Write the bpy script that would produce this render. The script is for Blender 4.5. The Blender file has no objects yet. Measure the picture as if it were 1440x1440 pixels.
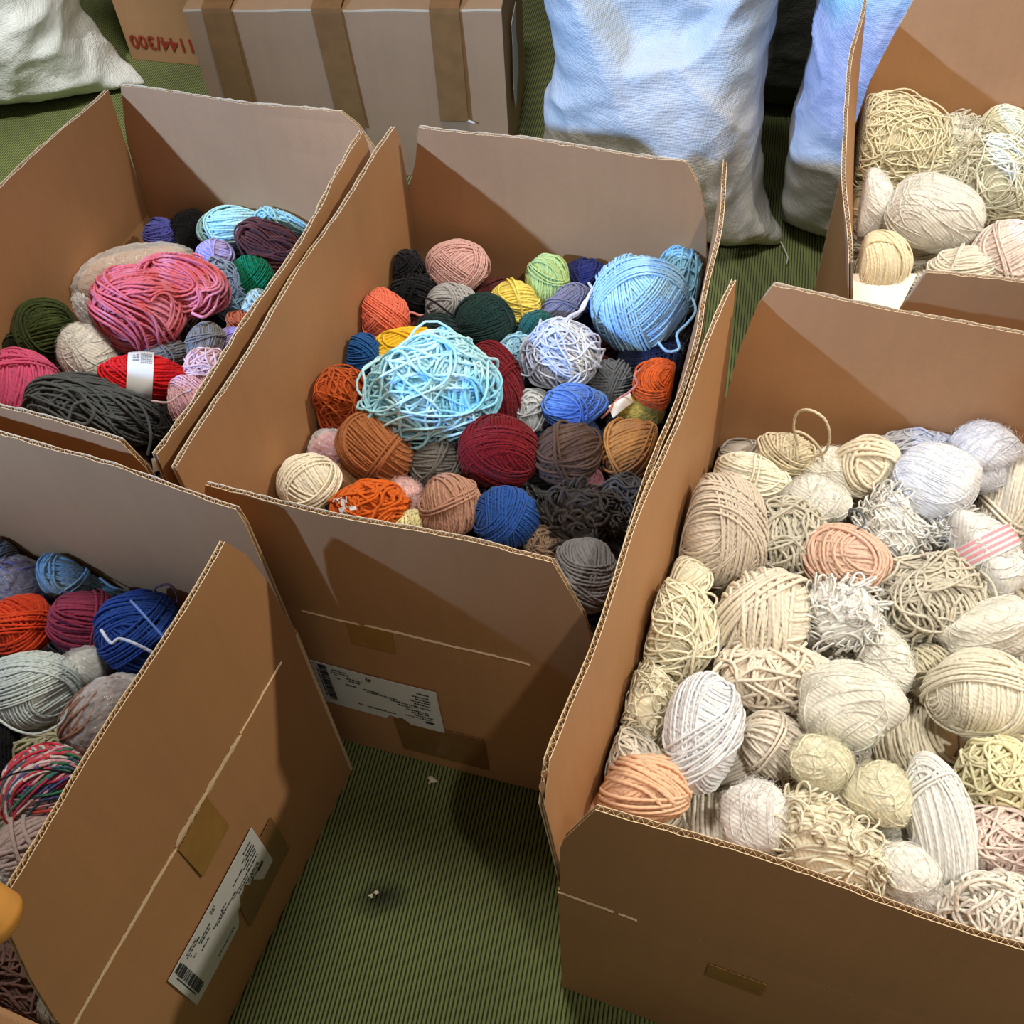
import bpy, math, random
import numpy as np
from mathutils import Vector, Matrix

# ------------------------------------------------------------------ camera, light, exposure
SC = bpy.context.scene
COL = SC.collection
F_PX, PITCH, ROLL, CAM_H = 1477.4056, 0.914172, -0.0776953, 1.5
FW = np.array([0, math.cos(PITCH), -math.sin(PITCH)])
_r = np.array([1., 0, 0]); _u = np.cross(_r, FW)
RT = math.cos(ROLL)*_r + math.sin(ROLL)*_u
UP = -math.sin(ROLL)*_r + math.cos(ROLL)*_u
OC = np.array([0, 0, CAM_H])
cam = bpy.data.cameras.new('camera'); cam.sensor_width = 36; cam.lens = F_PX/1440*36
cam.clip_start = .02
camo = bpy.data.objects.new('camera', cam); COL.objects.link(camo)
M = Matrix.Identity(4)
for i in range(3):
    M[i][0], M[i][1], M[i][2], M[i][3] = RT[i], UP[i], -FW[i], OC[i]
camo.matrix_world = M
SC.camera = camo
SC.view_settings.view_transform = 'Standard'; SC.view_settings.look = 'None'
SC.view_settings.gamma = 1; SC.view_settings.use_curve_mapping = False
SC.view_settings.exposure = 0.0
SC.cycles.max_bounces = 6; SC.cycles.transparent_max_bounces = 12

W = bpy.data.worlds.new('world'); SC.world = W; W.use_nodes = True
W.node_tree.nodes['Background'].inputs[0].default_value = (1.0, .86, .72, 1)
W.node_tree.nodes['Background'].inputs[1].default_value = 0.13

def lamp(kind, name, pos, target, energy, color, **kw):
    l = bpy.data.lights.new(name, kind); l.energy = energy; l.color = color
    for k, v in kw.items(): setattr(l, k, v)
    o = bpy.data.objects.new(name, l); COL.objects.link(o)
    o.location = pos
    o.rotation_euler = (Vector(target)-Vector(pos)).to_track_quat('-Z', 'Y').to_euler()
    return o
# warm ceiling spot high over the right foreground, cool lamp from the left, soft overhead fill added to lift upward faces
lamp('SPOT', 'ceiling_spot_warm', (.391, -.315, 2.45), (.72, .98, .4), 100, (1.0, .93, .82), spot_size=1.02, spot_blend=1.0, shadow_soft_size=.03)
lamp('SPOT', 'ceiling_spot_right', (2.1, .75, 2.75), (.45, .80, .5), 190, (1.0, .88, .70), spot_size=.85, spot_blend=.8, shadow_soft_size=.05)
lamp('SPOT', 'window_spot_cool', (-2.75, -.35, 2.22), (-.10, 1.56, .88), 880, (.30, .53, 1.0), spot_size=.66, spot_blend=1.0, shadow_soft_size=.05)
lamp('SPOT', 'ceiling_spot_back', (-1.5, 1.15, 2.7), (-1.38, 2.5, .2), 240, (1.0, .97, .93), spot_size=.56, spot_blend=.8, shadow_soft_size=.05)
lamp('AREA', 'overhead_fill', (-.15, 1.30, 3.0), (-.15, 1.30, 0), 46, (1.0, .94, .84), size=.5)

# ------------------------------------------------------------------ helpers
def pxray(x, y):
    d = FW + (x-720)/F_PX*RT - (y-720)/F_PX*UP
    return d/np.linalg.norm(d)
def onz(x, y, z):
    d = pxray(x, y); return OC + d*((z-CAM_H)/d[2])
def srgb(h):
    h = h.lstrip('#'); c = [int(h[i:i+2], 16)/255 for i in (0, 2, 4)]
    return tuple((v/12.92 if v <= .04045 else ((v+.055)/1.055)**2.4) for v in c)
def rot(yaw):
    c, s = math.cos(yaw), math.sin(yaw); return np.array([[c, -s], [s, c]])

def mesh_np(name, V, Fq, uv=None, smooth=True, mats=(), midx=None):
    """V (n,3); Fq (q,4) or (q,3) or list of both arrays"""
    me = bpy.data.meshes.new(name)
    Fs = Fq if isinstance(Fq, list) else [Fq]
    Fs = [np.asarray(f, dtype=np.int32) for f in Fs if len(f)]
    V = np.asarray(V, dtype=np.float32)
    nl = sum(f.size for f in Fs); nf = sum(len(f) for f in Fs)
    me.vertices.add(len(V)); me.vertices.foreach_set('co', V.ravel())
    me.loops.add(nl); me.loops.foreach_set('vertex_index', np.concatenate([f.ravel() for f in Fs]))
    me.polygons.add(nf)
    tot = np.concatenate([np.full(len(f), f.shape[1], np.int32) for f in Fs])
    st = np.concatenate([[0], np.cumsum(tot)[:-1]]).astype(np.int32)
    me.polygons.foreach_set('loop_start', st)
    if midx is not None: me.polygons.foreach_set('material_index', np.asarray(midx, dtype=np.int32))
    me.polygons.foreach_set('use_smooth', np.full(nf, bool(smooth)))
    if uv is not None:
        l = me.uv_layers.new(name='UVMap'); l.data.foreach_set('uv', np.asarray(uv, np.float32).ravel())
    for m in mats: me.materials.append(m)
    me.update(calc_edges=True); me.validate()
    return me
def link(name, me, parent=None, loc=None, rz=None):
    o = bpy.data.objects.new(name, me); COL.objects.link(o)
    if parent: o.parent = parent
    if loc is not None: o.location = tuple(float(v) for v in loc)
    if rz is not None: o.rotation_euler = (0, 0, rz)
    return o
def tag(o, label=None, cat=None, group=None, kind=None):
    if label: o['label'] = label
    if cat: o['category'] = cat
    if group: o['group'] = group
    if kind: o['kind'] = kind
    return o

class MB:      # small mesh collector
    def __init__(s): s.V = []; s.Q = []; s.T = []; s.n = 0; s.mq = []; s.mt = []
    def add(s, V, F, m=0):
        V = np.asarray(V, float).reshape(-1, 3); F = np.asarray(F, int)
        s.V.append(V)
        if F.shape[1] == 4: s.Q.append(F+s.n); s.mq += [m]*len(F)
        else: s.T.append(F+s.n); s.mt += [m]*len(F)
        s.n += len(V)
    def box(s, c, h, R=None, m=0):
        P = np.array([[x, y, z] for x in (-1, 1) for y in (-1, 1) for z in (-1, 1)], float)*np.array(h)
        if R is not None: P = P @ np.asarray(R).T
        s.add(P+np.array(c), [[0, 1, 3, 2], [4, 6, 7, 5], [0, 4, 5, 1], [2, 3, 7, 6], [0, 2, 6, 4], [1, 5, 7, 3]], m)
    def grid(s, P, m=0, flip=False):      # P (a,b,3)
        a, b = P.shape[:2]; i = np.arange(a*b).reshape(a, b)
        F = np.stack([i[:-1, :-1], i[1:, :-1], i[1:, 1:], i[:-1, 1:]], -1).reshape(-1, 4)
        if flip: F = F[:, ::-1]
        s.add(P, F, m)
    def slab(s, P, N, t, m=0, mrim=None):       # sheet P offset by +-t/2 along N, closed rim
        mrim = m if mrim is None else mrim
        A = P+N*t/2; B = P-N*t/2
        s.grid(A, m); s.grid(B, m, True)
        for e in (lambda X: X[0], lambda X: X[-1], lambda X: X[:, 0], lambda X: X[:, -1]):
            s.grid(np.stack([e(A), e(B)], 0), mrim)
    def mesh(s, name, mats, smooth=False):
        F = []; mi = []
        if s.Q: F.append(np.concatenate(s.Q)); mi += s.mq
        if s.T: F.append(np.concatenate(s.T)); mi += s.mt
        return mesh_np(name, np.concatenate(s.V), F, smooth=smooth, mats=mats, midx=mi)

# ------------------------------------------------------------------ materials
def newmat(name):
    m = bpy.data.materials.new(name); m.use_nodes = True
    nt = m.node_tree; return m, nt, nt.nodes['Principled BSDF']
def N(nt, t, **kw):
    n = nt.nodes.new(t)
    for k, v in kw.items(): setattr(n, k, v)
    return n
def L(nt, a, b): nt.links.new(a, b)
def math_n(nt, op, a, b=None):
    n = N(nt, 'ShaderNodeMath', operation=op)
    for i, v in enumerate((a, b)):
        if v is None: continue
        if isinstance(v, (int, float)): n.inputs[i].default_value = v
        else: L(nt, v, n.inputs[i])
    return n.outputs[0]
def noise(nt, scale, detail=3, vec=None, rough=.5, space='Object'):
    n = N(nt, 'ShaderNodeTexNoise'); n.inputs['Scale'].default_value = scale
    n.inputs['Detail'].default_value = detail; n.inputs['Roughness'].default_value = rough
    if vec is None:
        tc = N(nt, 'ShaderNodeTexCoord'); vec = tc.outputs[space]
    L(nt, vec, n.inputs['Vector']); return n
def ramp(nt, fac, stops, interp='LINEAR'):
    r = N(nt, 'ShaderNodeValToRGB'); r.color_ramp.interpolation = interp
    els = r.color_ramp.elements
    while len(els) < len(stops): els.new(.5)
    for e, (p, c) in zip(els, stops): e.position = p; e.color = (*c, 1)
    L(nt, fac, r.inputs[0]); return r.outputs[0]
def bump(nt, h, strength, dist, bs):
    b = N(nt, 'ShaderNodeBump'); b.inputs['Strength'].default_value = strength; b.inputs['Distance'].default_value = dist
    L(nt, h, b.inputs['Height']); L(nt, b.outputs[0], bs.inputs['Normal']); return b

def mat_card(name, base, rough=.62, spec=.3):
    m, nt, bs = newmat(name)
    c = np.array(srgb(base))
    tc = N(nt, 'ShaderNodeTexCoord')
    n1 = noise(nt, 5, 4, tc.outputs['Object']); n2 = noise(nt, 160, 3, tc.outputs['Object'])
    mp = N(nt, 'ShaderNodeMapping'); mp.inputs['Scale'].default_value = (18, 18, 1.2); L(nt, tc.outputs['Object'], mp.inputs[0])
    n3 = noise(nt, 3, 3, mp.outputs[0])
    f = math_n(nt, 'ADD', math_n(nt, 'MULTIPLY', n1.outputs[0], .6), math_n(nt, 'ADD', math_n(nt, 'MULTIPLY', n2.outputs[0], .2), math_n(nt, 'MULTIPLY', n3.outputs[0], .2)))
    col = ramp(nt, f, [(.3, tuple(c*.88)), (.5, tuple(c)), (.72, tuple(c*1.10))])
    L(nt, col, bs.inputs['Base Color'])
    bs.inputs['Roughness'].default_value = rough
    bs.inputs['Specular IOR Level'].default_value = spec
    bump(nt, n3.outputs[0], .25, .002, bs)
    return m
CARD = mat_card('cardboard', '#b5885f')
CARD2 = mat_card('cardboard_old', '#a98562')
EDGE = mat_card('cardboard_cut_edge', '#dcc4a0', .8)
FLUTE = mat_card('cardboard_flute', '#c29f78', .8)

def mat_plain(name, hexc, rough=.6, var=.08, scale=40, spec=.4, b=0):
    m, nt, bs = newmat(name); c = np.array(srgb(hexc))
    n1 = noise(nt, scale, 3)
    L(nt, ramp(nt, n1.outputs[0], [(.3, tuple(c*(1-var))), (.7, tuple(np.minimum(c*(1+var), 1)))]), bs.inputs['Base Color'])
    bs.inputs['Roughness'].default_value = rough; bs.inputs['Specular IOR Level'].default_value = spec
    if b: bump(nt, n1.outputs[0], b, .003, bs)
    return m
TAPE = mat_plain('packing_tape', '#86603a', .25, .10, 30, .5, .15)
TAPE_Y = mat_plain('packing_tape_yellowed', '#a07840', .3, .12, 30, .5, .15)
PAPER = mat_plain('label_paper', '#d9dde0', .55, .03, 20)
WPAPER = mat_plain('white_paper', '#f5f0e6', .6, .02, 20)
INK = mat_plain('print_ink', '#3a3c42', .6, .05, 20)
REDINK = mat_plain('red_print_ink', '#8e3222', .6, .1, 20)
LINT = mat_plain('lint_fluff', '#d8d4bc', .9, .08, 200)
WOOD = mat_plain('varnished_wood', '#d99a4a', .28, .18, 25, .5)
FOIL = mat_plain('silver_foil', '#c8c8cc', .3, .2, 90, .6)

def mat_yarn(name, cols, twist=True, sheen=.15, scale=14, mode='noise'):
    """cols: list of hex; several colours drift over the ball (noise) or along the strand (run)"""
    m, nt, bs = newmat(name)
    cs = [np.array(srgb(c)) for c in cols]
    uvn = N(nt, 'ShaderNodeUVMap'); sp = N(nt, 'ShaderNodeSeparateXYZ'); L(nt, uvn.outputs[0], sp.inputs[0])
    tc = N(nt, 'ShaderNodeTexCoord')
    if len(cs) == 1:
        n1 = noise(nt, 30, 2, tc.outputs['Object'])
        col = ramp(nt, n1.outputs[0], [(.25, tuple(cs[0]*.9)), (.75, tuple(np.minimum(cs[0]*1.08, 1)))])
    elif mode == 'noise':
        n1 = noise(nt, scale, 1, tc.outputs['Object'])
        k = len(cs); col = ramp(nt, n1.outputs[0], [(.36+.28*i/(k-1), tuple(c)) for i, c in enumerate(cs)])
    else:
        mp = N(nt, 'ShaderNodeMapping'); mp.inputs['Scale'].default_value = (.006, 0, 0); L(nt, uvn.outputs[0], mp.inputs[0])
        n1 = noise(nt, 3.0, 0, mp.outputs[0])
        k = len(cs); col = ramp(nt, n1.outputs[0], [(.3+.4*i/k, tuple(c)) for i, c in enumerate(cs)], 'CONSTANT')
    L(nt, col, bs.inputs['Base Color'])
    bs.inputs['Roughness'].default_value = .92
    bs.inputs['Specular IOR Level'].default_value = .15
    bs.inputs['Sheen Weight'].default_value = sheen
    bs.inputs['Sheen Roughness'].default_value = .5
    bs.inputs['Sheen Tint'].default_value = (*tuple(np.minimum(cs[0]*.5+.5, 1)), 1)
    if twist:
        ph = math_n(nt, 'ADD', math_n(nt, 'MULTIPLY', sp.outputs[0], 6.2832), math_n(nt, 'MULTIPLY', sp.outputs[1], 12.566))
        bump(nt, math_n(nt, 'SINE', ph), .35, .0006, bs)
    bs.inputs['Subsurface Weight'].default_value = .35; bs.inputs['Subsurface Radius'].default_value = (1, .9, .8); bs.inputs['Subsurface Scale'].default_value = .004
    return m

def mat_plastic(name, tint=(1, 1, 1), gl=.35):
    m, nt, bs = newmat(name)
    out = nt.nodes['Material Output']
    tr = N(nt, 'ShaderNodeBsdfTransparent'); tr.inputs[0].default_value = (.93, .93, .93, 1)
    bs.inputs['Base Color'].default_value = (*tint, 1); bs.inputs['Roughness'].default_value = .14
    bs.inputs['Specular IOR Level'].default_value = .9
    lw = N(nt, 'ShaderNodeLayerWeight'); lw.inputs[0].default_value = .35
    mx = N(nt, 'ShaderNodeMixShader')
    f = math_n(nt, 'ADD', math_n(nt, 'MULTIPLY', lw.outputs['Facing'], .6), gl*.6)
    L(nt, f, mx.inputs[0]); L(nt, tr.outputs[0], mx.inputs[1]); L(nt, bs.outputs[0], mx.inputs[2]); L(nt, mx.outputs[0], out.inputs[0])
    n1 = noise(nt, 60, 3); bump(nt, n1.outputs[0], 1.0, .008, bs)
    return m
PLASTIC = mat_plastic('clear_plastic')

# ------------------------------------------------------------------ floor, walls
def floor_material(nm='green_ribbed_carpet', colour='#7a8650'):
    m, nt, bs = newmat(nm)
    tc = N(nt, 'ShaderNodeTexCoord')
    n1 = noise(nt, 420, 3, tc.outputs['Object']); n2 = noise(nt, 3, 3, tc.outputs['Object'])
    f = math_n(nt, 'ADD', math_n(nt, 'MULTIPLY', n1.outputs[0], .3), math_n(nt, 'MULTIPLY', n2.outputs[0], .7))
    g = np.array(srgb(colour))
    base = ramp(nt, f, [(.33, tuple(g*.72)), (.5, tuple(g)), (.68, tuple(g*1.3))])
    # dark round patch with the white crumbs on it
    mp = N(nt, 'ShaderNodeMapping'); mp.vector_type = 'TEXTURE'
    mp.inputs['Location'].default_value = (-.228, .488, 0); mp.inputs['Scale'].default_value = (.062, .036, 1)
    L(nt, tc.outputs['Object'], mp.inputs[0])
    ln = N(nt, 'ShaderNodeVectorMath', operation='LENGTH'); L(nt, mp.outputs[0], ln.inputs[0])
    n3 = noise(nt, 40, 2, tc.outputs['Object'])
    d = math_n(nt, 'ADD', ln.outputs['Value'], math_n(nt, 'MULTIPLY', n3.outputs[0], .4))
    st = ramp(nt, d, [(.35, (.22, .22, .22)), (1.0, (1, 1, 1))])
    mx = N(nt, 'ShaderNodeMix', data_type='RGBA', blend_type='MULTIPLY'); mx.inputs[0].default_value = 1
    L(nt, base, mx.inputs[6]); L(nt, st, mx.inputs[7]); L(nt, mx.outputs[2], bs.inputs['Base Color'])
    bs.inputs['Roughness'].default_value = .95; bs.inputs['Specular IOR Level'].default_value = .1
    bs.inputs['Sheen Weight'].default_value = .2
    bump(nt, n1.outputs[0], .6, .002, bs)
    return m
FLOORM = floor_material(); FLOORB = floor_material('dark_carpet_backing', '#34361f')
def build_floor():
    pitch = .0060; ang = -math.atan2(.0500, .1932)
    R2 = rot(ang)
    prof = [(0, -.0036), (.24, -.0036), (.34, -.0010), (.5, -.0001), (.66, .0), (.82, -.0004), (.95, -.0014)]
    us = []; zs = []
    n = int(5.4/pitch)
    for i in range(n):
        for a, z in prof: us.append(-2.7+(i+a)*pitch); zs.append(z)
    us = np.array(us); zs = np.array(zs)
    vs = np.linspace(-1.2, 4.6, 30)
    rng = np.random.default_rng(3)
    P = np.zeros((len(us), len(vs), 3))
    wob = np.cumsum(rng.normal(0, .0003, len(vs)))
    for j, v in enumerate(vs):
        xy = np.stack([us+wob[j], np.full(len(us), v)], 0); q = R2 @ xy
        P[:, j, 0] = q[0]; P[:, j, 1] = q[1]; P[:, j, 2] = zs
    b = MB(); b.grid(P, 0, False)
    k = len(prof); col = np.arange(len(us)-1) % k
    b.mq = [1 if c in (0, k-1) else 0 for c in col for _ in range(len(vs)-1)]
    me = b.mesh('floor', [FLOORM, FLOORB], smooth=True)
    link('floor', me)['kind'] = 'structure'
build_floor()
WALLM = mat_plain('painted_wall', '#b9b2a4', .8, .04, 3)
SKIRT = mat_plain('dark_skirting', '#4a4038', .5, .05, 5)
for nm, c, h in (('wall_back', (0, 4.55, 1.35), (3.1, .05, 1.35)), ('wall_right', (3.05, 2.0, 1.35), (.05, 2.6, 1.35)), ('wall_left', (-3.9, 3.0, 1.35), (.05, 1.6, 1.35))):
    b = MB(); b.box(c, h); link(nm, b.mesh(nm, [WALLM]))['kind'] = 'structure'
b = MB(); b.box((0, 4.49, .05), (2.98, .012, .05)); link('baseboard_back', b.mesh('baseboard_back', [SKIRT]))['kind'] = 'structure'

# ------------------------------------------------------------------ cardboard boxes
TH = .0058
def interp(spec, u01):
    if isinstance(spec, (int, float)): return np.full_like(u01, math.radians(spec))
    xs = np.linspace(0, 1, len(spec)) if not isinstance(spec[0], tuple) else [s[0] for s in spec]
    ys = spec if not isinstance(spec[0], tuple) else [s[1] for s in spec]
    return np.radians(np.interp(u01, xs, ys))
def make_flap(parent, P0, a, out, wid, hgt, lean, left, right, seed, label=None, name='flap', ragged=.0012):
    """hinged board: P0 hinge start, a along the hinge, out = outward; lean in degrees along u;
    left/right = [(v01, inset)] profile of the two short ends"""
    rng = np.random.default_rng(seed)
    P0 = np.array(P0, float); a = np.array(a, float); out = np.array(out, float); z = np.array([0, 0, 1.])
    def lo(v): return np.interp(v, [s[0] for s in left], [s[1] for s in left])
    def hi(v): return wid-np.interp(v, [s[0] for s in right], [s[1] for s in right])
    ph = rng.uniform(0, 6.28, 6)
    def surf(uu, vv, off):       # uu metres along, vv 0..1
        th = interp(lean, uu/wid)
        bow = .006*np.sin(np.pi*uu/wid+ph[0]*.2)*vv*(.5+.5*math.sin(ph[1]))+.0025*np.sin(uu*21+ph[2])*vv**2
        upx = np.cos(th)[..., None]*z + np.sin(th)[..., None]*out
        nrm = np.cos(th)[..., None]*out - np.sin(th)[..., None]*z
        return P0 + uu[..., None]*a + (vv*hgt)[..., None]*upx + (bow+off)[..., None]*nrm
    nu, nv = 40, 9
    v = np.linspace(0, 1, nv)
    for s in sorted(set([x[0] for x in left]+[x[0] for x in right])):
        v[np.argmin(abs(v-s))] = s
    m = MB()
    uvt = np.linspace(0, 1, nu)
    rag = rng.normal(0, 1, (2, nu))*ragged*.6
    for side, sgn in ((0, 1), (1, -1)):
        U = lo(v)[None, :]+(hi(v)-lo(v))[None, :]*uvt[:, None]
        Vv = np.repeat(v[None, :], nu, 0).copy(); Vv[:, -1] += rag[side]/hgt
        for k, off in enumerate((TH/2, TH/2-.0007)):
            m.grid(surf(U, Vv, np.full(U.shape, sgn*off)), 0 if k == 0 else 1, flip=(sgn < 0) != (k == 1))
        A = surf(U, Vv, np.full(U.shape, sgn*TH/2)); B = surf(U, Vv, np.full(U.shape, sgn*(TH/2-.0007)))
        for e in (lambda X: X[:, -1], lambda X: X[0], lambda X: X[-1]):
            m.grid(np.stack([e(A), e(B)], 0), 1)
    per = .0085; nf = int(wid/per)*6
    uu = np.linspace(0, wid, nf); wv = (TH/2-.0008)*np.sin(uu/per*2*np.pi)
    # highest v each flute column reaches between the two end profiles
    vg = np.linspace(0, 1, 60); ok = (lo(vg)[None, :] <= uu[:, None]+1e-6) & (uu[:, None] <= hi(vg)[None, :]+1e-6)
    vtop = np.where(ok.any(1), (ok*vg[None, :]).max(1), 0); keep = vtop > .02
    uu, wv, vtop = uu[keep], wv[keep], vtop[keep]
    vbot = np.zeros_like(vtop)
    for off in (.0002, -.0002):
        G = np.stack([surf(uu, vbot, wv+off), surf(uu, vtop*(1-.003/hgt*.25), wv+off)], 1); m.grid(G, 2, off < 0)
    top1 = surf(uu, vtop*(1-.003/hgt*.25), wv+.0002); top2 = surf(uu, vtop*(1-.003/hgt*.25), wv-.0002); m.grid(np.stack([top1, top2], 0), 1)
    # closing strip along the hinge so the flap meets the wall
    U = np.linspace(0, wid, 12); m.slab(np.stack([surf(U, U*0-.012, U*0), surf(U, U*0+.012, U*0)], 1), out*np.ones((12, 2, 1)), TH*.9, 0)
    o = link(name, m.mesh(name, [CARD, EDGE, FLUTE], smooth=False), parent)
    if label: o['label'] = label
    return o, surf
def make_panel(parent, P0, a, out, wid, hgt, seed, name='wall_panel', mats=None, bulge=.006):
    rng = np.random.default_rng(seed)
    nu, nv = 14, 8
    U, V = np.meshgrid(np.linspace(0, 1, nu), np.linspace(0, 1, nv), indexing='ij')
    B = bulge*np.sin(np.pi*U)*np.sin(np.pi*V)*rng.uniform(.5, 1)
    P = np.array(P0)+(U*wid)[..., None]*np.array(a)+(V*hgt)[..., None]*np.array([0, 0, 1.])+(B-TH/2)[..., None]*np.array(out)
    m = MB(); m.slab(P, np.array(out)*np.ones((nu, nv, 1)), TH, 0, 1)
    def pos(u, v, off=.0):
        b = bulge*math.sin(math.pi*min(max(u/wid, 0), 1))*math.sin(math.pi*min(max(v/hgt, 0), 1))
        return np.array(P0)+u*np.array(a)+v*np.array([0, 0, 1.])+(b+off)*np.array(out)
    return link(name, m.mesh(name, mats or [CARD, EDGE, FLUTE], smooth=False), parent), pos
SIDES = {  # start corner (of W,L), along, outward
    'F': ((0, 0), (1, 0), (0, -1), 0), 'B': ((0, 1), (1, 0), (0, 1), 0),
    'L': ((0, 0), (0, 1), (-1, 0), 1), 'R': ((1, 0), (0, 1), (1, 0), 1)}
BOXES = {}
def make_box(key, label, x, y, yaw, Wd, Ld, H, flaps, seed, closed=False, mats=None):
    root = bpy.data.objects.new('cardboard_box', None); COL.objects.link(root)
    root.location = (x, y, 0); root.rotation_euler = (0, 0, yaw); root.empty_display_size = .1
    tag(root, label, 'box', None)
    pos = {}
    for k, (c, a, o, d) in SIDES.items():
        wid = (Wd, Ld)[d]
        P0 = (c[0]*Wd, c[1]*Ld, .001)
        ins = 0 if d == 0 else TH*1.02
        P0 = np.array(P0)+np.array([a[0], a[1], 0])*ins
        _, pos[k] = make_panel(root, P0, (a[0], a[1], 0), (o[0], o[1], 0), wid-2*ins, H-.001, seed+ord(k), mats=mats)
    m = MB(); m.box((Wd/2, Ld/2, .004), (Wd/2-TH, Ld/2-TH, .003)); link('bottom_panel', m.mesh('bottom_panel', [CARD]), root)
    surf = {}
    for k, sp in flaps.items():
        c, a, o, d = SIDES[k]; wid = (Wd, Ld)[d]
        P0 = (c[0]*Wd-o[0]*TH/2, c[1]*Ld-o[1]*TH/2, H)
        _, surf[k] = make_flap(root, P0, (a[0], a[1], 0), (o[0], o[1], 0), wid, sp.get('h', .245), sp['lean'],
                            sp.get('l', [(0, .004), (1, .004)]), sp.get('r', [(0, .004), (1, .004)]), seed*7+ord(k), sp.get('label'), ragged=sp.get('ragged', .0012))
    BOXES[key] = dict(root=root, x=x, y=y, yaw=yaw, W=Wd, L=Ld, H=H, pos=pos, surf=surf)
    return root

TRAP = [(0, .003), (.45, .012), (.75, .022), (1, .045)]
make_box('C', 'open cardboard box of coloured yarn in the middle, shipping label on its front', -.3675, .7627, -.3486, .4893, .7058, .3879, {
    'F': dict(lean=3.0, l=TRAP, r=[(0, .003), (.6, .022), (.9, .046), (1, .054)]),
    'B': dict(lean=-4, l=[(0, .003), (.45, .004), (.75, .03), (1, .044)], r=[(0, .003), (.6, .014), (.85, .03), (1, .05)]),
    'L': dict(lean=[0, .5, .5, 0, -1], r=[(0, .004), (.8, .012), (1, .028)]),
    'R': dict(lean=[(0, 2.6), (.5, 7.0), (.75, 5), (1, 1.5)], l=[(0, .004), (1, .004)], r=[(0, .004), (1, .01)], ragged=.004)}, 11)
make_box('R', 'open cardboard box of white and cream yarn at the right front', .0173, .3514, -.4165, .4893, .7059, .3996, {
    'F': dict(lean=-.8, l=[(0, .002), (.5, .003), (.62, .008), (1, .036)], r=TRAP),
    'B': dict(lean=-1.5, l=[(0, .003), (.5, .012), (.85, .026), (1, .040)], r=TRAP),
    'L': dict(lean=[3.6, 3.4, 3.4, 3.4, 3.0], l=[(0, .004), (.85, .004), (.97, .012), (1, .03)], r=[(0, .004), (1, .01)], ragged=.002),
    'R': dict(lean=8)}, 23)
make_box('B', 'open cardboard box at the lower left with torn shipping label on its side', -1.1174, .5276, -.421, .7058, .4893, .4069, {
    'R': dict(lean=.6, l=[(0, .012), (.15, .016), (.5, .032), (.8, .05), (.95, .066), (1, .078)], r=[(0, .004), (.5, .012), (.8, .026), (1, .046)], ragged=.0006),
    'B': dict(lean=[3, 2, 1.5], l=[(0, .004), (1, .004)], r=[(0, .004), (.9, .006), (1, .01)], ragged=.002),
    'L': dict(lean=10, l=TRAP, r=TRAP),
    'F': dict(lean=112, h=.235)}, 31)
make_box('T', 'open cardboard box of yarn at the upper left with a rose hank on top', -.8748+.3985*.06, .9227+.917*.06, -.4099, .4893, .6458, .3981, {
    'F': dict(lean=-2, l=TRAP, r=[(0, .003), (.7, .006), (.85, .012), (1, .032)]),
    'B': dict(lean=[0, 3, 9], l=[(0, .003), (.6, .02), (1, .046)], r=[(0, .003), (.7, .016), (.93, .055), (1, .08)]),
    'L': dict(lean=-4.5, l=[(0, .004), (1, .004)], r=[(0, .004), (1, .016)]),
    'R': dict(lean=[4, 3.0, 1.2, -1.5, -7], r=[(0, .004), (.9, .004), (1, .008)], ragged=.002)}, 47)
make_box('U', 'open cardboard box of cream yarn in the upper right corner', .485, .995, -.2548, .4893, .66, .40, {
    'F': dict(lean=2, l=[(0, .002), (.5, .012), (1, .042)], r=TRAP),
    'B': dict(lean=-1, h=.30, l=[(0, .003), (.35, .012), (.6, .03), (1, .062)], r=TRAP),
    'L': dict(lean=[12, 13, 14, 11, 7], ragged=.002),
    'R': dict(lean=6)}, 59)

# closed box behind
def closed_box(label, x, y, yaw, Wd, Ld, H, seed):
    root = bpy.data.objects.new('cardboard_box', None); COL.objects.link(root)
    root.location = (x, y, 0); root.rotation_euler = (0, 0, yaw); tag(root, label, 'box')
    pos = {}
    for k, (c, a, o, d) in SIDES.items():
        wid = (Wd, Ld)[d]; ins = 0 if d == 0 else TH*1.02
        P0 = np.array((c[0]*Wd, c[1]*Ld, .001))+np.array([a[0], a[1], 0])*ins
        _, pos[k] = make_panel(root, P0, (a[0], a[1], 0), (o[0], o[1], 0), wid-2*ins, H-.001, seed+ord(k), bulge=.008, mats=[CARD2, EDGE, FLUTE])
    m = MB(); m.box((Wd/2, Ld/2, .004), (Wd/2-TH, Ld/2-TH, .003)); link('bottom_panel', m.mesh('bottom_panel', [CARD2]), root)
    rng = np.random.default_rng(seed)
    for i in range(2):     # two long top flaps meeting in the middle
        U, V = np.meshgrid(np.linspace(0, Wd, 16), np.linspace(0, Ld/2-.001, 6), indexing='ij')
        Y = V if i == 0 else Ld-V
        Z = H+.003+.006*np.sin(V/(Ld/2)*np.pi)*np.sin(U*9+i)+.002*np.sin(U*31)
        m = MB(); m.slab(np.stack([U, Y, Z], -1), np.array([0, 0, 1.])*np.ones((16, 6, 1)), TH, 0, 1)
        link('top_flap', m.mesh('top_flap', [CARD2, EDGE]), root)
    return root, pos
bg1, bpos = closed_box('closed cardboard box with brown tape strips standing behind the open boxes', -.62, 2.268, -.154, .687, .42, .40, 71)
def strip(parent, pts, wdir, wid, mat, name='tape', n=(0, -1, 0), t=.0009):
    P = np.array([[np.array(p)+np.array(wdir)*s*wid/2 for s in (-1, -.3, .3, 1)] for p in pts])
    m = MB(); m.slab(P, np.array(n, float)*np.ones((len(pts), 4, 1)), t, 0)
    return link(name, m.mesh(name, [mat]), parent)
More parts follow.
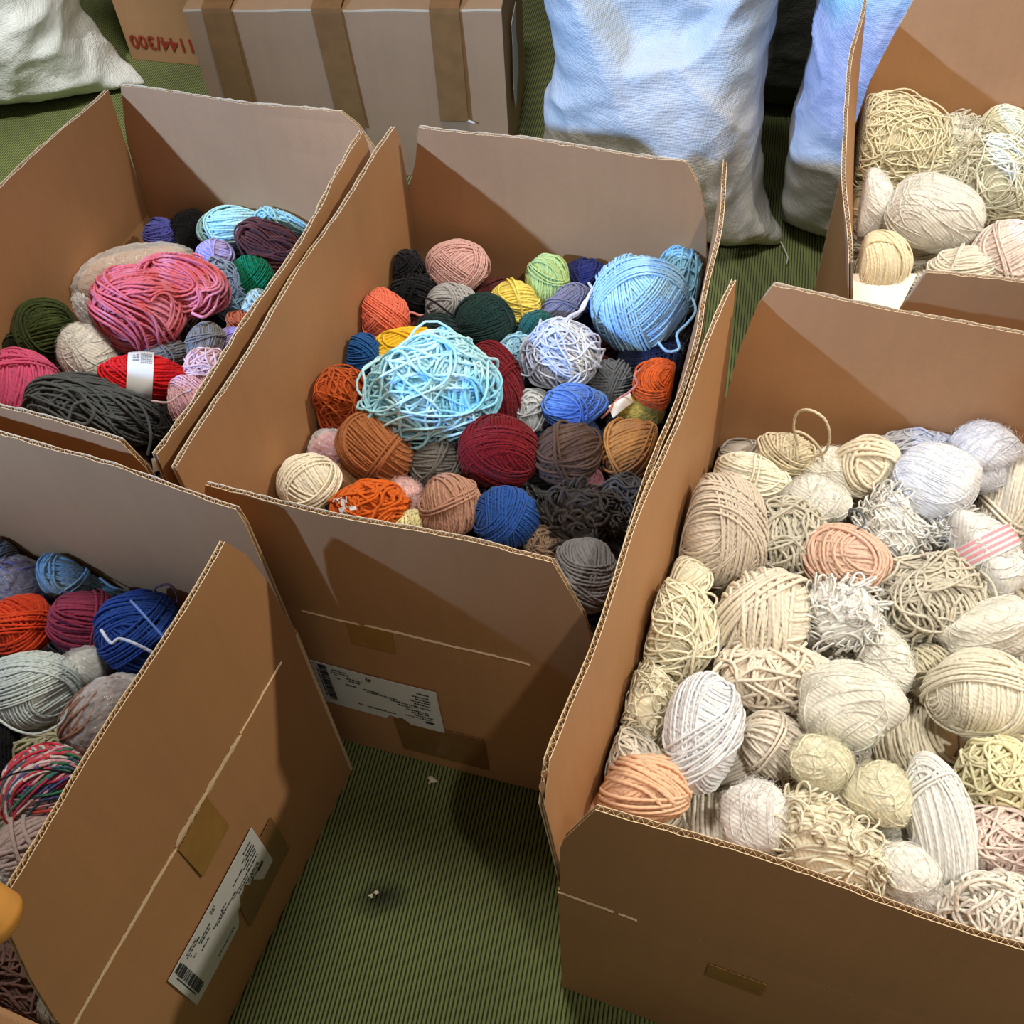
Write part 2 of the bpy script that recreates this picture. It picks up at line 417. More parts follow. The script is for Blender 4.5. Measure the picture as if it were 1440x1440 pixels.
for u0, lean_, ln in ((.075, .0, .215), (.315, .014, .27), (.567, .0, .25)):
    pts = [(u0-.0, .20, .4105), (u0, .10, .4135), (u0, .02, .4125), (u0, -.0025, .409)]
    pts += [(u0+lean_*s, -.0035-.008*math.sin(math.pi*s*.6), .405-ln*s) for s in (0.02, .25, .5, .75, 1)]
    P = []
    m = MB()
    G = np.array([[np.array(p)+np.array([s*.032, 0, 0]) for s in (-1, 0, 1)] for p in pts])
    nr = np.array([[0, 0, 1.]]*3+[[0, -.7, .7]]+[[0, -1., 0]]*5)[:, None, :]*np.ones((1, 3, 1))
    m.slab(G+nr*.0015, nr, .0008, 0)
    link('tape', m.mesh('tape', [TAPE]), bg1)
# torn paper on its right side
m = MB(); rr = np.random.default_rng(5)
G = np.array([[(.687+.012, .06+.10*s+.012*math.sin(7*q+s*3), .34-.20*q) for s in np.linspace(0, 1, 5)] for q in np.linspace(0, 1, 8)])
G[-3:, 2:, 2] += .03
m.slab(G, np.array([1., 0, 0])*np.ones((8, 5, 1)), .0008, 0); link('torn_label', m.mesh('torn_label', [PAPER]), bg1)
# white scratch end of tape
m = MB(); m.box((.60, -.012, .155), (.014, .0008, .002), R=[[.94, 0, .34], [0, 1, 0], [-.34, 0, .94]]); link('tape_end', m.mesh('tape_end', [WPAPER]), bg1)

bg2, bpos2 = closed_box('cardboard box with red printing standing at the back behind the white sack', -.955, 2.845, -.30, .60, .36, .46, 83)
def text_obj(parent, body, size, loc, rz180, mat, name='printed_text', yaxis=True, squash=1.0):
    cu = bpy.data.curves.new(name, 'FONT'); cu.body = body; cu.size = size; cu.extrude = .0002; cu.align_x = 'CENTER'; cu.resolution_u = 2
    cu.offset = size*.02
    t = bpy.data.objects.new('tmp', cu); COL.objects.link(t)
    bpy.context.view_layer.update()
    me = bpy.data.meshes.new_from_object(t.evaluated_get(bpy.context.evaluated_depsgraph_get()))
    bpy.data.objects.remove(t)
    me.materials.clear(); me.materials.append(mat)
    o = link(name, me, parent, loc)
    # text plane onto the front face (facing -y), turned upside down
    o.rotation_euler = (math.pi/2, math.pi if rz180 else 0, 0) if rz180 is not None else (0, 0, 0)
    return o
t1 = text_obj(bg2, 'CTN No. 01144/300', .052, (.235, -.0045, .075), True, REDINK)
t2 = text_obj(bg2, 'SCOS', .11, (.27, -.005, .39), True, REDINK)

# --- labels, tapes, torn creases on the open boxes
def on_panel(key, side, pts, mat, name, t=.0008, off=.0012, parent=None, label=None):
    """quad strip [(u,v) left...],[(u,v) right...] on a wall panel's outer face"""
    bx = BOXES[key]; pos = bx['pos'][side]; out = np.array([*SIDES[side][2], 0.])
    (a, b, c, d) = pts; n = 6
    G = np.array([[pos(*((1-s)*((1-q)*np.array(a)+q*np.array(d))+s*((1-q)*np.array(b)+q*np.array(c))), off) for s in np.linspace(0, 1, n)] for q in np.linspace(0, 1, 4)])
    m = MB(); m.slab(G, out*np.ones((4, n, 1)), t, 0)
    o = link(name, m.mesh(name, [mat]), parent or bx['root'])
    if label: o['label'] = label
    return o
def ship_label(key, side, u0, u1, v0, v1, torn=False, seed=1):
    """white sheet; barcode at its low-u end, lines of small upside-down text"""
    bx = BOXES[key]; pos = bx['pos'][side]; H = bx['H']; out = np.array([*SIDES[side][2], 0.])
    nu, nv = 30, 7
    G = np.zeros((nu, nv, 3))
    for i, s in enumerate(np.linspace(0, 1, nu)):
        lowcut = 0
        if torn and .52 < s < .86: lowcut = .45*(1-abs(s-.70)/.18)**.7+.06*math.sin(s*90)
        elif not torn and .55 < s < .70: lowcut = .10+.03*math.sin(s*80)
        for j, q in enumerate(np.linspace(0, 1, nv)):
            vv = v0+(v1-v0)*(max(lowcut, 0)*(1-q)+q)
            G[i, j] = pos(u0+(u1-u0)*s, H+vv, .0012)
    m = MB(); m.slab(G, out*np.ones((nu, nv, 1)), .0006, 0)
    lab = link('paper_label', m.mesh('paper_label', [PAPER]), bx['root'])
    lab['label'] = 'white shipping label with barcode' + (', torn along its lower edge' if torn else '')
    rng = random.Random(seed)
    b = MB()
    def dash(s0, s1, q0, q1):
        P = np.array([[pos(u0+(u1-u0)*s, H+v0+(v1-v0)*q, .0019) for q in (q0, q1)] for s in (s0, s1)])
        b.slab(P, out*np.ones((2, 2, 1)), .0003, 0)
    q = .14                # barcode: bars across the sheet end
    while q < .92:
        w = rng.choice([.008, .014, .02, .03]); dash(.055, .125, q, q+w); q += w+rng.choice([.008, .013, .02])
    dash(.06, .12, .90, .97)
    dash(.038, .046, .2, .85)
    rows = [(.90, .17, .28), (.85, .16, .30), (.80, .18, .20), (.72, .19, .22), (.78, .27, .40), (.73, .28, .38), (.62, .25, .34), (.62, .39, .52), (.58, .42, .66),
            (.53, .60, .82), (.47, .66, .78), (.41, .72, .90), (.90, .44, .49), (.86, .44, .48), (.86, .84, .94), (.78, .80, .93), (.72, .82, .94), (.66, .78, .93), (.60, .80, .93),
            (.52, .80, .93), (.36, .76, .90), (.30, .78, .93)]
    if not torn: rows += [(.20, .30, .34), (.19, .38, .62), (.24, .70, .92)]
    else: rows += [(.12, .30, .50), (.70, .66, .78), (.66, .5, .56)]
    for qq, s0, s1 in rows:
        s = s0
        while s < s1:
            w = rng.uniform(.006, .02); dash(s, min(s+w, s1), qq, qq+rng.uniform(.02, .034)); s += w+rng.uniform(.003, .008)
    dash(.86, .93, .16 if not torn else .26, .21 if not torn else .31)
    link('label_print', b.mesh('label_print', [INK]), lab)
ship_label('C', 'F', .084, .267, -.250, -.130, False, 4)
ship_label('B', 'R', .095, .284, -.265, -.150, True, 9)
def crease(key, side, spans, seed, w=.0022):
    bx = BOXES[key]; pos = bx['pos'][side]; out = np.array([*SIDES[side][2], 0.]); rng = np.random.default_rng(seed); H = bx['H']
    m = MB()
    for s0, s1, ww in spans:
        n = max(int((s1-s0)/.006), 3); us = np.linspace(s0, s1, n)
        c = np.cumsum(rng.normal(0, .0004, n)); hw = ww*(.4+.6*rng.random(n)); hw[0] = hw[-1] = .0003
        G = np.array([[pos(u, H-.003+c[i]+s*hw[i], .0008+.0012*(1-abs(s))) for s in (-1, 0, 1)] for i, u in enumerate(us)])
        m.slab(G, out*np.ones((n, 3, 1)), .0006, 0)
    link('torn_crease', m.mesh('torn_crease', [EDGE]), bx['root'])['label'] = 'pale frayed fold line'
crease('C', 'F', [(.10, .18, .0016), (.185, .36, .0032), (.36, .40, .0018)], 3)
crease('B', 'R', [(.0, .20, .0045), (.2, .34, .0065), (.34, .44, .0022)], 5)
crease('R', 'F', [(.0, .06, .0022), (.065, .085, .003)], 7)
on_panel('B', 'R', [(.200, .395), (.262, .400), (.262, .315), (.200, .312)], TAPE_Y, 'tape', label='yellowed tape piece on the fold')
on_panel('B', 'R', [(.215, .215), (.315, .215), (.315, .10), (.205, .10)], TAPE, 'tape', off=.0006)
on_panel('C', 'F', [(.16, .385), (.22, .385), (.22, .335), (.16, .335)], TAPE_Y, 'tape')
on_panel('C', 'F', [(.19, .145), (.325, .145), (.325, .035), (.19, .035)], TAPE, 'tape', off=.0006, label='brown tape under the label')
on_panel('R', 'F', [(.165, .345), (.225, .345), (.225, .305), (.165, .305)], TAPE_Y, 'tape')

# ------------------------------------------------------------------ yarn
def tube(P, C, r, sides=4, closed=True, squash=1.0):
    """P (S,n,3) strands round centre C -> V,F,UV"""
    S, n, _ = P.shape
    if closed: T = np.roll(P, -1, 1)-np.roll(P, 1, 1)
    else: T = np.gradient(P, axis=1)
    T = T/(np.linalg.norm(T, axis=2, keepdims=True)+1e-9)
    Nn = P-C; Nn = Nn-(Nn*T).sum(2, keepdims=True)*T; Nn /= (np.linalg.norm(Nn, axis=2, keepdims=True)+1e-9)
    B = np.cross(T, Nn)
    ang = np.arange(sides)/sides*2*np.pi+np.pi/4
    r = np.asarray(r, float)
    if r.ndim == 1: r = r[:, None, None, None]
    elif r.ndim == 2: r = r[:, :, None, None]
    V = P[:, :, None, :] + r*(np.cos(ang)[None, None, :, None]*Nn[:, :, None, :]*squash + np.sin(ang)[None, None, :, None]*B[:, :, None, :])
    m = n if closed else n-1
    i = np.arange(m); j = np.arange(sides); i2 = (i+1) % n; j2 = (j+1) % sides
    s = np.arange(S)*n*sides
    F = np.stack([(i[:, None]*sides+j[None, :]), (i2[:, None]*sides+j[None, :]), (i2[:, None]*sides+j2[None, :]), (i[:, None]*sides+j2[None, :])], -1).reshape(1, -1, 4)+s[:, None, None]
    seg = np.linalg.norm(np.roll(P, -1, 1)-P, axis=2)
    cu = np.concatenate([np.zeros((S, 1)), np.cumsum(seg, 1)], 1)/.0075 + (np.arange(S)*37.13)[:, None]
    ua = cu[:, :m]; ub = cu[:, 1:m+1]
    va = j/sides; vb = (j+1)/sides
    U = np.stack([np.broadcast_to(ua[:, :, None], (S, m, sides)), np.broadcast_to(ub[:, :, None], (S, m, sides)), np.broadcast_to(ub[:, :, None], (S, m, sides)), np.broadcast_to(ua[:, :, None], (S, m, sides))], -1)
    Vv = np.broadcast_to(np.stack([va, va, vb, vb], -1)[None, None], (S, m, sides, 4))
    return V.reshape(-1, 3), F.reshape(-1, 4), np.stack([U, Vv], -1).reshape(-1, 2)

_ico = {}
def ico(sub):
    if sub not in _ico:
        import bmesh
        bm = bmesh.new(); bmesh.ops.create_icosphere(bm, subdivisions=sub, radius=1)
        bm.verts.ensure_lookup_table()
        V = np.array([v.co for v in bm.verts]); F = np.array([[v.index for v in f.verts] for f in bm.faces]); bm.free()
        _ico[sub] = (V, F)
    return _ico[sub]
def unit(rng):
    v = rng.normal(0, 1, 3); return v/np.linalg.norm(v)
def basis(n):
    a = np.array([0, 0, 1.]) if abs(n[2]) < .8 else np.array([1., 0, 0])
    e1 = np.cross(n, a); e1 /= np.linalg.norm(e1); return e1, np.cross(n, e1)

class Blob:
    """lumpy unit sphere with axes, used by all yarn shapes"""
    def __init__(s, rng, ax, lump=.035):
        s.ax = np.array(ax, float); s.k = rng.normal(0, 2.2, (4, 3)); s.ph = rng.uniform(0, 6.28, 4); s.l = lump; s.R = float(np.cbrt(np.prod(s.ax)))
    def shape(s, U, rad):
        lump = 1+s.l*np.sin(U @ s.k.T+s.ph).sum(-1)
        return U*(rad*lump)[..., None]*s.ax
def band(rng, bl, n, w, d, lvl, segs, lat0=0., jit=.3, wob=.05):
    e1, e2 = basis(n); dl = d/bl.R
    lats = np.arange(-w, w+1e-6, dl)+lat0
    lats = lats+rng.normal(0, dl*.12, len(lats)); S = len(lats)
    t = np.linspace(0, 2*np.pi, segs, endpoint=False)[None, :]+rng.uniform(0, 6.28, (S, 1))*0
    wv = wob*(np.sin(t+rng.uniform(0, 6.28))+.6*np.sin(2*t+rng.uniform(0, 6.28)))
    pl = dl*jit*np.sin(t*rng.integers(1, 4, (S, 1))+rng.uniform(0, 6.28, (S, 1)))
    lat = lats[:, None]+wv+pl
    U = n*np.sin(lat)[..., None]+np.cos(lat)[..., None]*(np.cos(t)[..., None]*e1+np.sin(t)[..., None]*e2)
    rad = 1+lvl*d/bl.R+(d/bl.R)*.35*np.sin(t*2+rng.uniform(0, 6.28, (S, 1)))
    return bl.shape(U, rad)
def yarn_parts(rng, style, ax, rs, wraps=True):
    """returns list of (V,F,UV) around the origin, in the blob's own frame"""
    out = []; Z = np.zeros(3)
    bl = Blob(rng, ax, .05 if style in 'mcf' else .03)
    d = 2*rs
    def core(sc, sub=3, tex=.012):
        V, F = ico(sub); P = bl.shape(V, sc+tex*np.sin(V @ rng.normal(0, 9, 3)))
        UVc = np.stack([P[F][..., 0]/.0075, P[F][..., 1]/.01], -1).reshape(-1, 2)
        out.append((P, F, UVc))
    segs = 30 if bl.R < .05 else 36
    el = bl.ax.max()/bl.ax.min()
    if style == 'w':       # neatly wound: full coat + crossing bands
        core(.985)
        n0 = unit(rng)
        n0[2] *= .45; n0 /= np.linalg.norm(n0)
        K = [(n0, 1.3, -.35), (None, .75, .15), (None, .42, .6), (None, .30, .95)]
        for n, w, lv in K:
            if n is None:
                n = unit(rng)
                if lv < .5: n = n-(n@n0)*n0*.7; n /= np.linalg.norm(n)
            lat0 = 0 if w > 1 else rng.uniform(-.45, .45)
            out.append(tube(band(rng, bl, n, w, d*.98, lv, segs, lat0), Z, rs))
    elif style == 's':     # skein: strands run along the long axis (x), a few wraps at an angle
        core(.985)
        a = rng.uniform(-.5, .5)
        n0 = np.array([rng.uniform(-.16, .16), math.cos(a), math.sin(a)]); n0 /= np.linalg.norm(n0)
        out.append(tube(band(rng, bl, n0, 1.32, d*.96, -.3, segs+8, 0, .45, .07), Z, rs))
        n1 = np.array([.35*rng.choice([-1, 1]), math.cos(a+.9), math.sin(a+.9)]); n1 /= np.linalg.norm(n1)
        out.append(tube(band(rng, bl, n1, .6, d, .35, segs+8, rng.uniform(-.3, .3), .6, .1), Z, rs))
        n2 = np.array([1, rng.uniform(-.5, .5), rng.uniform(-.5, .5)]); n2 /= np.linalg.norm(n2)
        if wraps: out.append(tube(band(rng, bl, n2, .10, d, .9, segs, rng.uniform(-.3, .3), .4, .1), Z, rs))
    elif style == 'h':     # folded hank: lengthwise strands in many wavy arcs
        core(.965)
        a = rng.uniform(-.4, .4); n0 = np.array([.1, math.cos(a), math.sin(a)]); n0 /= np.linalg.norm(n0)
        out.append(tube(band(rng, bl, n0, 1.25, d*.98, -.3, 40, 0, .7, .16), Z, rs))
        out.append(tube(band(rng, bl, unit(rng), .9, d*1.1, .5, 40, .1, 1.1, .28), Z, rs))
        out.append(tube(band(rng, bl, unit(rng), .5, d*1.2, 1.2, 40, -.2, 1.3, .35), Z, rs))
    elif style == 'm':     # messy ball with loose loops
        core(.965)
        out.append(tube(band(rng, bl, unit(rng), 1.25, d*1.0, -.3, segs, 0, .6, .12), Z, rs))
        out.append(tube(band(rng, bl, unit(rng), .7, d*1.1, .5, segs, rng.uniform(-.3, .3), 1.0, .2), Z, rs))
        S = 26 if bl.R < .058 else 40; t = np.linspace(0, 2*np.pi, 46, endpoint=False)[None, :]
        P = []
        for i in range(S):
            n = unit(rng); e1, e2 = basis(n)
            lat = rng.uniform(-.7, .7)+.34*np.sin(t[0]*rng.integers(1, 3)+rng.uniform(0, 6.28))+.14*np.sin(t[0]*rng.integers(3, 6)+rng.uniform(0, 6.28))
            U = n*np.sin(lat)[:, None]+np.cos(lat)[:, None]*(np.cos(t[0])[:, None]*e1+np.sin(t[0])[:, None]*e2)
            ex = rng.uniform(.0, .10)+np.maximum(0, np.sin(t[0]*rng.integers(1, 4)+rng.uniform(0, 6.28)))**3*rng.uniform(.02, .20)
            P.append(bl.shape(U, 1+d/bl.R*.8+ex))
        out.append(tube(np.array(P), Z, rs))
    elif style == 'c':     # boucle / curly: small loops all over
        core(.965)
        out.append(tube(band(rng, bl, unit(rng), 1.2, d*1.25, -.2, segs, 0, .8, .15), Z, rs))
        S = 150; t = np.linspace(0, 2*np.pi, 12, endpoint=False)
        P = []
        for i in range(S):
            u = unit(rng); c = bl.shape(u[None], np.array([1.0]))[0]; nn = u+rng.normal(0, .5, 3); nn /= np.linalg.norm(nn)
            e1, e2 = basis(nn); q = rng.uniform(.006, .013)
            nn2 = np.cos(rng.uniform(.2, 1.2))*e1+np.sin(rng.uniform(.2, 1.2))*u
            P.append(c+u*q*.3+q*(np.cos(t)[:, None]*e2*rng.uniform(.6, 1.4)+np.sin(t)[:, None]*nn2))
        out.append(tube(np.array(P), Z, rs*.85, 3))
    elif style == 'f':     # mohair: soft body, fine sunken strands, short fuzz
        core(1.0, 4, .015)
        out.append(tube(band(rng, bl, unit(rng), 1.2, d*1.15, -.42, segs, 0, .9, .16), Z, rs*.9))
        out.append(tube(band(rng, bl, unit(rng), .8, d*1.8, -.12, segs, 0, 1.2, .25), Z, rs*.55))
        S = 1300; k = 4
        u = rng.normal(0, 1, (S, 3)); u /= np.linalg.norm(u, axis=1, keepdims=True)
        base = bl.shape(u, np.full(S, .99)); tang = np.cross(u, rng.normal(0, 1, (S, 3))); tang /= np.linalg.norm(tang, axis=1, keepdims=True)
        s = np.linspace(0, 1, k)[None, :, None]; ln = rng.uniform(.004, .010, (S, 1, 1))
        P = base[:, None]+u[:, None]*ln*.5*s*(1-.4*s)+tang[:, None]*ln*(s+.3*s**2)
        out.append(tube(P, Z, .00016, 3, closed=False))
    elif style == 'p':     # smooth body, hardly any strands (cloth or packed yarn)
        core(1.0, 4, .02)
    return out
def merge(parts):
    V = []; F4 = []; F3 = []; U4 = []; U3 = []; n = 0
    for v, f, u in parts:
        V.append(v)
        if f.shape[1] == 4: F4.append(f+n); U4.append(u)
        else: F3.append(f+n); U3.append(u)
        n += len(v)
    F = ([np.concatenate(F4)] if F4 else [])+([np.concatenate(F3)] if F3 else [])
    U = np.concatenate((U4 or [])+(U3 or []))
    return np.concatenate(V), F, U
def to_uv(bx, P):
    q = (P[..., :2]-np.array([bx['x'], bx['y']])) @ rot(bx['yaw'])
    return q
def clip_box(bx, P, zmin=.012):
    q = to_uv(bx, P); H = bx['H']; g = .0085
    # flaps lean a little: let the limit move with height above the rim
    def soft(x, lim, s_=.012):      # x >= lim, squeezed smoothly so layers keep their order
        d = x-lim; return lim+np.where(d < s_, s_*np.exp(np.minimum((d-s_)/s_, 0)), d)
    q2 = q.copy()
    for ax_, wd in ((0, bx['W']), (1, bx['L'])):
        q2[:, ax_] = soft(q2[:, ax_], g); q2[:, ax_] = wd-soft(wd-q2[:, ax_], g)
    if bx.get('inF'):
        dz = np.maximum(P[:, 2]-H, 0); q2[:, 1] = np.maximum(q2[:, 1], g+dz*bx['inF'])
    R = P.copy(); R[:, :2] = q2 @ rot(bx['yaw']).T + np.array([bx['x'], bx['y']]); R[:, 2] = np.maximum(R[:, 2], zmin)
    return R
BOXES['T']['inF'] = .05
ZB = {'C': .425, 'R': .425, 'B': .40, 'T': .415, 'U': .43}
PLACED = []
def place(key, cx, cy, rpx, dz):
    bx = BOXES[key]; best = None
    for z in np.arange(ZB[key]-.05, ZB[key]+.045, .005):
        C = onz(cx, cy, z+dz); dep = (C-OC)@FW; r = rpx*dep/F_PX
        q = to_uv(bx, C)
        ov = max(0, r-q[0])+max(0, r-(bx['W']-q[0]))+max(0, r-q[1])+max(0, r-(bx['L']-q[1]))
        cost = ov+abs(z-ZB[key])*.35
        if best is None or cost < best[0]: best = (cost, C, r, ov)
    return best
YM = {}
def lighten(h, f=.14):          # undyed wool is paler than the swatch read off the picture
    c = [int(h[i:i+2], 16) for i in (1, 3, 5)]
    return '#%02x%02x%02x' % tuple(int(min(v+(252-v)*f, 252)) for v in c)
def ymat(cols, mode='noise', twist=True):
    k = (tuple(cols), mode, twist)
    if k not in YM: YM[k] = mat_yarn('yarn_'+'_'.join(c.strip('#') for c in cols), list(cols), twist=twist, mode=mode)
    return YM[k]
def frame(C, ang):
    d = (C-OC)/np.linalg.norm(C-OC)
    ex = RT-(RT@d)*d; ex /= np.linalg.norm(ex); ey = np.cross(ex, d); ey = ey if ey@UP > 0 else -ey
    a = math.radians(ang)
    return np.array([math.cos(a)*ex+math.sin(a)*ey, -math.sin(a)*ex+math.cos(a)*ey, -d])
def yarn(key, cx, cy, rx, ry, ang, dz, style, cols, label, rs=2.2, name=None, lobes=None, mode='noise', bandc=None, bag=False, deep=.92, grp=None):
    """one ball, skein or hank: image-size measured at its own depth, resting in box key"""
    seed = int(cx*7+cy*13+rx) & 0xffff; rng = np.random.default_rng(seed)
    if key in 'RU': cols = [lighten(c) for c in cols]
    _, C, r, ov = place(key, cx, cy, min(rx, ry)*.85, dz)
    dep = (C-OC)@FW; k = dep/F_PX
    E = frame(C, ang); bx = BOXES[key]
    rs = rs/1000*.80
    parts = []
    bl_list = lobes or [(0, 0, rx, ry, 0, style)]
    for (lx, ly, lrx, lry, la, ls) in bl_list:
        ax = (lrx*k, lry*k, min(lrx, lry)*k*deep)
        ca, sa = math.cos(math.radians(la)), math.sin(math.radians(la))
        Rl = np.array([[ca, sa, 0], [-sa, ca, 0], [0, 0, 1]])
        sw = lry > lrx and ls in 'sh'
        if sw: ax = (ax[1], ax[0], ax[2]); Rl = np.array([[0, 1, 0], [-1, 0, 0], [0, 0, 1]]) @ Rl
        for V, F, U in yarn_parts(rng, ls, ax, rs, bandc is None):
            V = V @ Rl + np.array([lx*k, ly*k, 0])
            parts.append((V, F, U))
    V, F, U = merge(parts)
    Pw = clip_box(bx, V @ E + C)
    nm = name or {'w': 'yarn_ball', 'm': 'yarn_ball', 's': 'yarn_skein', 'h': 'yarn_hank', 'c': 'yarn_skein', 'f': 'yarn_ball', 'p': 'yarn_skein'}[style]
    me = mesh_np(nm, Pw-C, F, U, True, [ymat(cols, mode, True)])
    o = link(nm, me, None, C)
    tag(o, label, 'yarn', grp)
    if bandc:                     # paper band round the middle of a skein (x = long axis)
        x0, x1, mat, prt = bandc; m = MB()
        xs = np.linspace(x0, x1, 6)*rx*k; th = np.linspace(0, 2*np.pi, 41)
        s = np.sqrt(np.maximum(1-(xs/(rx*k*1.04))**2, .1))
        G = np.array([[(x, (ry*k*1.09+.002)*q*math.cos(t), (ry*k*deep*1.09+.002)*q*math.sin(t)) for t in th] for x, q in zip(xs, s)])
        Nn = G*np.array([0, 1, 1]); Nn /= np.linalg.norm(Nn, axis=2, keepdims=True)
        m.slab(G @ E, Nn @ E, .0008, 0)
        bnd = link('paper_band', m.mesh('paper_band', mat, True), o); bnd['label'] = prt
        o['_band'] = 1
        return o, C, E, k, bnd
    PLACED.append((key, C, r, o))
    if bag:
        plastic(C, E, rx*k*1.15, ry*k*1.15, min(rx, ry)*k*deep*1.3, bx, bag, seed)
    return o
def plastic(C, E, a, b_, c, bx, label, seed, tail=None, amp=1.0):
    rng = np.random.default_rng(seed+5); V, F = ico(5)
    K = rng.normal(0, 7, (7, 3)); ph = rng.uniform(0, 6.28, 7)
    f = np.abs(np.sin(V @ K.T+ph)).mean(-1)
    K2 = rng.normal(0, 16, (5, 3)); f2 = np.abs(np.sin(V @ K2.T)).mean(-1)
    P = V*(1.0+amp*(.16*(f-.6)+.07*(f2-.6)))[:, None]*np.array([a, b_, c])
    if tail is not None:
        w = np.maximum(0, V @ (np.array(tail)/np.linalg.norm(tail)))**6; P = P+w[:, None]*np.array(tail)
    Pw = clip_box(bx, P @ E+C)
    me = mesh_np('plastic_bag', Pw-C, F, None, True, [PLASTIC])
    o = link('plastic_bag', me, None, C); tag(o, label, 'plastic bag'); return o

def px_path(pts, zs, n=28):
    """smooth path through picture positions at given heights"""
    P = np.array([onz(x, y, z) for (x, y), z in zip(pts, zs if hasattr(zs, '__len__') else [zs]*len(pts))])
    t = np.linspace(0, len(P)-1, n); out = []
    for s in t:
        i = min(int(s), len(P)-2); f = s-i
        p0, p1, p2, p3 = P[max(i-1, 0)], P[i], P[i+1], P[min(i+2, len(P)-1)]
        out.append(.5*((2*p1)+(-p0+p2)*f+(2*p0-5*p1+4*p2-p3)*f*f+(-p0+3*p1-3*p2+p3)*f**3))
    return np.array(out)
def loose(parent, pts, zs, rs=2.0, cols=None, label=None):
    P = px_path(pts, zs); V, F, U = tube(P[None], P.mean(0)-np.array([0, 0, .3]), rs/1000, 5, closed=False)
    loc = np.array(parent.location)
    mat = ymat(cols) if cols else parent.data.materials[0]
    o = link('loose_strand', mesh_np('loose_strand', V-loc, F, U, True, [mat]), parent)
    if label: o['label'] = label
    return o
#YARNS
Y = {}
# ---- middle box
C_ = 'C'
Y['black'] = yarn(C_, 577, 398, 30, 36, 0, -.01, 'm', ['#16161a'], 'matte black twin-lobed skein against the left wall of the middle box', lobes=[(3, -14, 33, 29, 0, 'w'), (-6, 22, 24, 21, 0, 'w')], name='yarn_skein')
yarn(C_, 644, 377, 43, 34, -8, 0, 'w', ['#d6a9a2'], 'dusty pink wound ball at the back wall of the middle box', 1.8)
Y['coral'] = yarn(C_, 536, 443, 39, 34, -15, .01, 'w', ['#e8745a'], 'coral ball beside the left wall of the middle box', 2.0)
yarn(C_, 638, 427, 36, 27, 0, -.02, 'w', ['#a9a9aa'], 'light grey ball just below the dusty pink ball', 2.0)
yarn(C_, 681, 453, 41, 37, 0, .0, 'w', ['#1b3534'], 'large bottle green ball near the back of the middle box', 1.6)
yarn(C_, 617, 468, 34, 26, -10, -.005, 's', ['#1d2c2c'], 'greenish black skein touching the bottle green ball', 2.0)
yarn(C_, 724, 428, 34, 32, 0, -.012, 's', ['#efd668'], 'pale yellow skein behind the bottle green ball', 2.2)
yarn(C_, 769, 395, 30, 36, 0, -.0, 's', ['#a9c07c'], 'light green skein at the back wall of the middle box', 2.0)
yarn(C_, 824, 388, 30, 22, 0, -.01, 'w', ['#23285c'], 'navy ball at the back wall, right of the light green skein', 2.0)
yarn(C_, 795, 430, 38, 22, 35, -.012, 's', ['#767488'], 'grey-purple skein between green skein and lavender ball', 2.0)
yarn(C_, 755, 465, 27, 26, 0, -.005, 'w', ['#1f5450'], 'small dark teal ball left of the lavender ball', 1.6)
yarn(C_, 958, 392, 32, 46, 10, -.0, 'h', ['#8cc2de'], 'light blue hank tucked behind the big sky blue ball', 2.3)
Y['sky'] = yarn(C_, 898, 427, 66, 66, 0, .035, 'w', ['#a8d4ea', '#84b4e6'], 'big sky blue ball with pale crossing strands in the back right corner', 2.4)
Y['lav'] = yarn(C_, 791, 500, 46, 47, 60, .02, 'm', ['#b9c2de', '#d9dde2'], 'pale lavender and white loosely wound ball left of the big sky blue ball', 2.2)
yarn(C_, 922, 508, 55, 34, 0, -.03, 'w', ['#1c2340'], 'midnight blue ball in shadow below the big sky blue ball', 2.0)
yarn(C_, 856, 538, 32, 32, 0, -.04, 'w', ['#6f7377'], 'slate grey ball deep under the lavender ball', 2.2)
yarn(C_, 807, 571, 45, 29, 5, .005, 's', ['#6288cc', '#4a6cba'], 'cornflower blue skein directly under the lavender ball', 2.0)
Y['orange'] = yarn(C_, 927, 540, 34, 35, 0, .01, 'w', ['#d65a1e'], 'bright orange ball at the right wall of the middle box', 2.0)
yarn(C_, 903, 578, 34, 22, 0, -.025, 'f', ['#b9a14a'], 'mustard fluffy bit of yarn under the bright orange ball', 1.6)
yarn(C_, 890, 631, 47, 42, 25, .0, 's', ['#b98145', '#8d5c30'], 'caramel brown skein at the right wall below the bright orange ball', 2.6)
yarn(C_, 798, 637, 47, 43, 20, .005, 's', ['#584236'], 'dark chocolate skein left of the caramel one', 3.0)
yarn(C_, 696, 545, 40, 60, 20, -.012, 's', ['#701822'], 'burgundy skein half hidden behind the aqua tangle', 2.0)
yarn(C_, 702, 636, 55, 50, 0, .01, 'w', ['#6e1019'], 'large burgundy ball in the centre of the middle box', 1.8)
yarn(C_, 725, 512, 26, 34, -10, -.025, 'm', ['#9ccde6'], 'small light blue tangle between burgundy and lavender', 2.2)
yarn(C_, 750, 577, 22, 30, 0, -.035, 's', ['#c9cdd0'], 'silver grey skein squeezed right of the burgundy skein', 2.2)
yarn(C_, 567, 494, 52, 31, 24, -.008, 's', ['#f2c32e'], 'golden yellow skein behind the aqua tangle', 2.4)
yarn(C_, 509, 499, 28, 28, 0, -.025, 'w', ['#1d4f8c'], 'deep blue ball at the left wall below the coral ball', 2.0)
Y['rust'] = yarn(C_, 478, 561, 43, 42, 0, .0, 'm', ['#b65324'], 'fuzzy rust orange ball at the left wall of the middle box', 2.0)
Y['aqua'] = yarn(C_, 606, 551, 80, 70, 10, .045, 'm', ['#a4e0f0', '#c4eef8', '#8cd2ee'], 'large tangled aqua ball of loose loops on top in the middle box', 2.7)
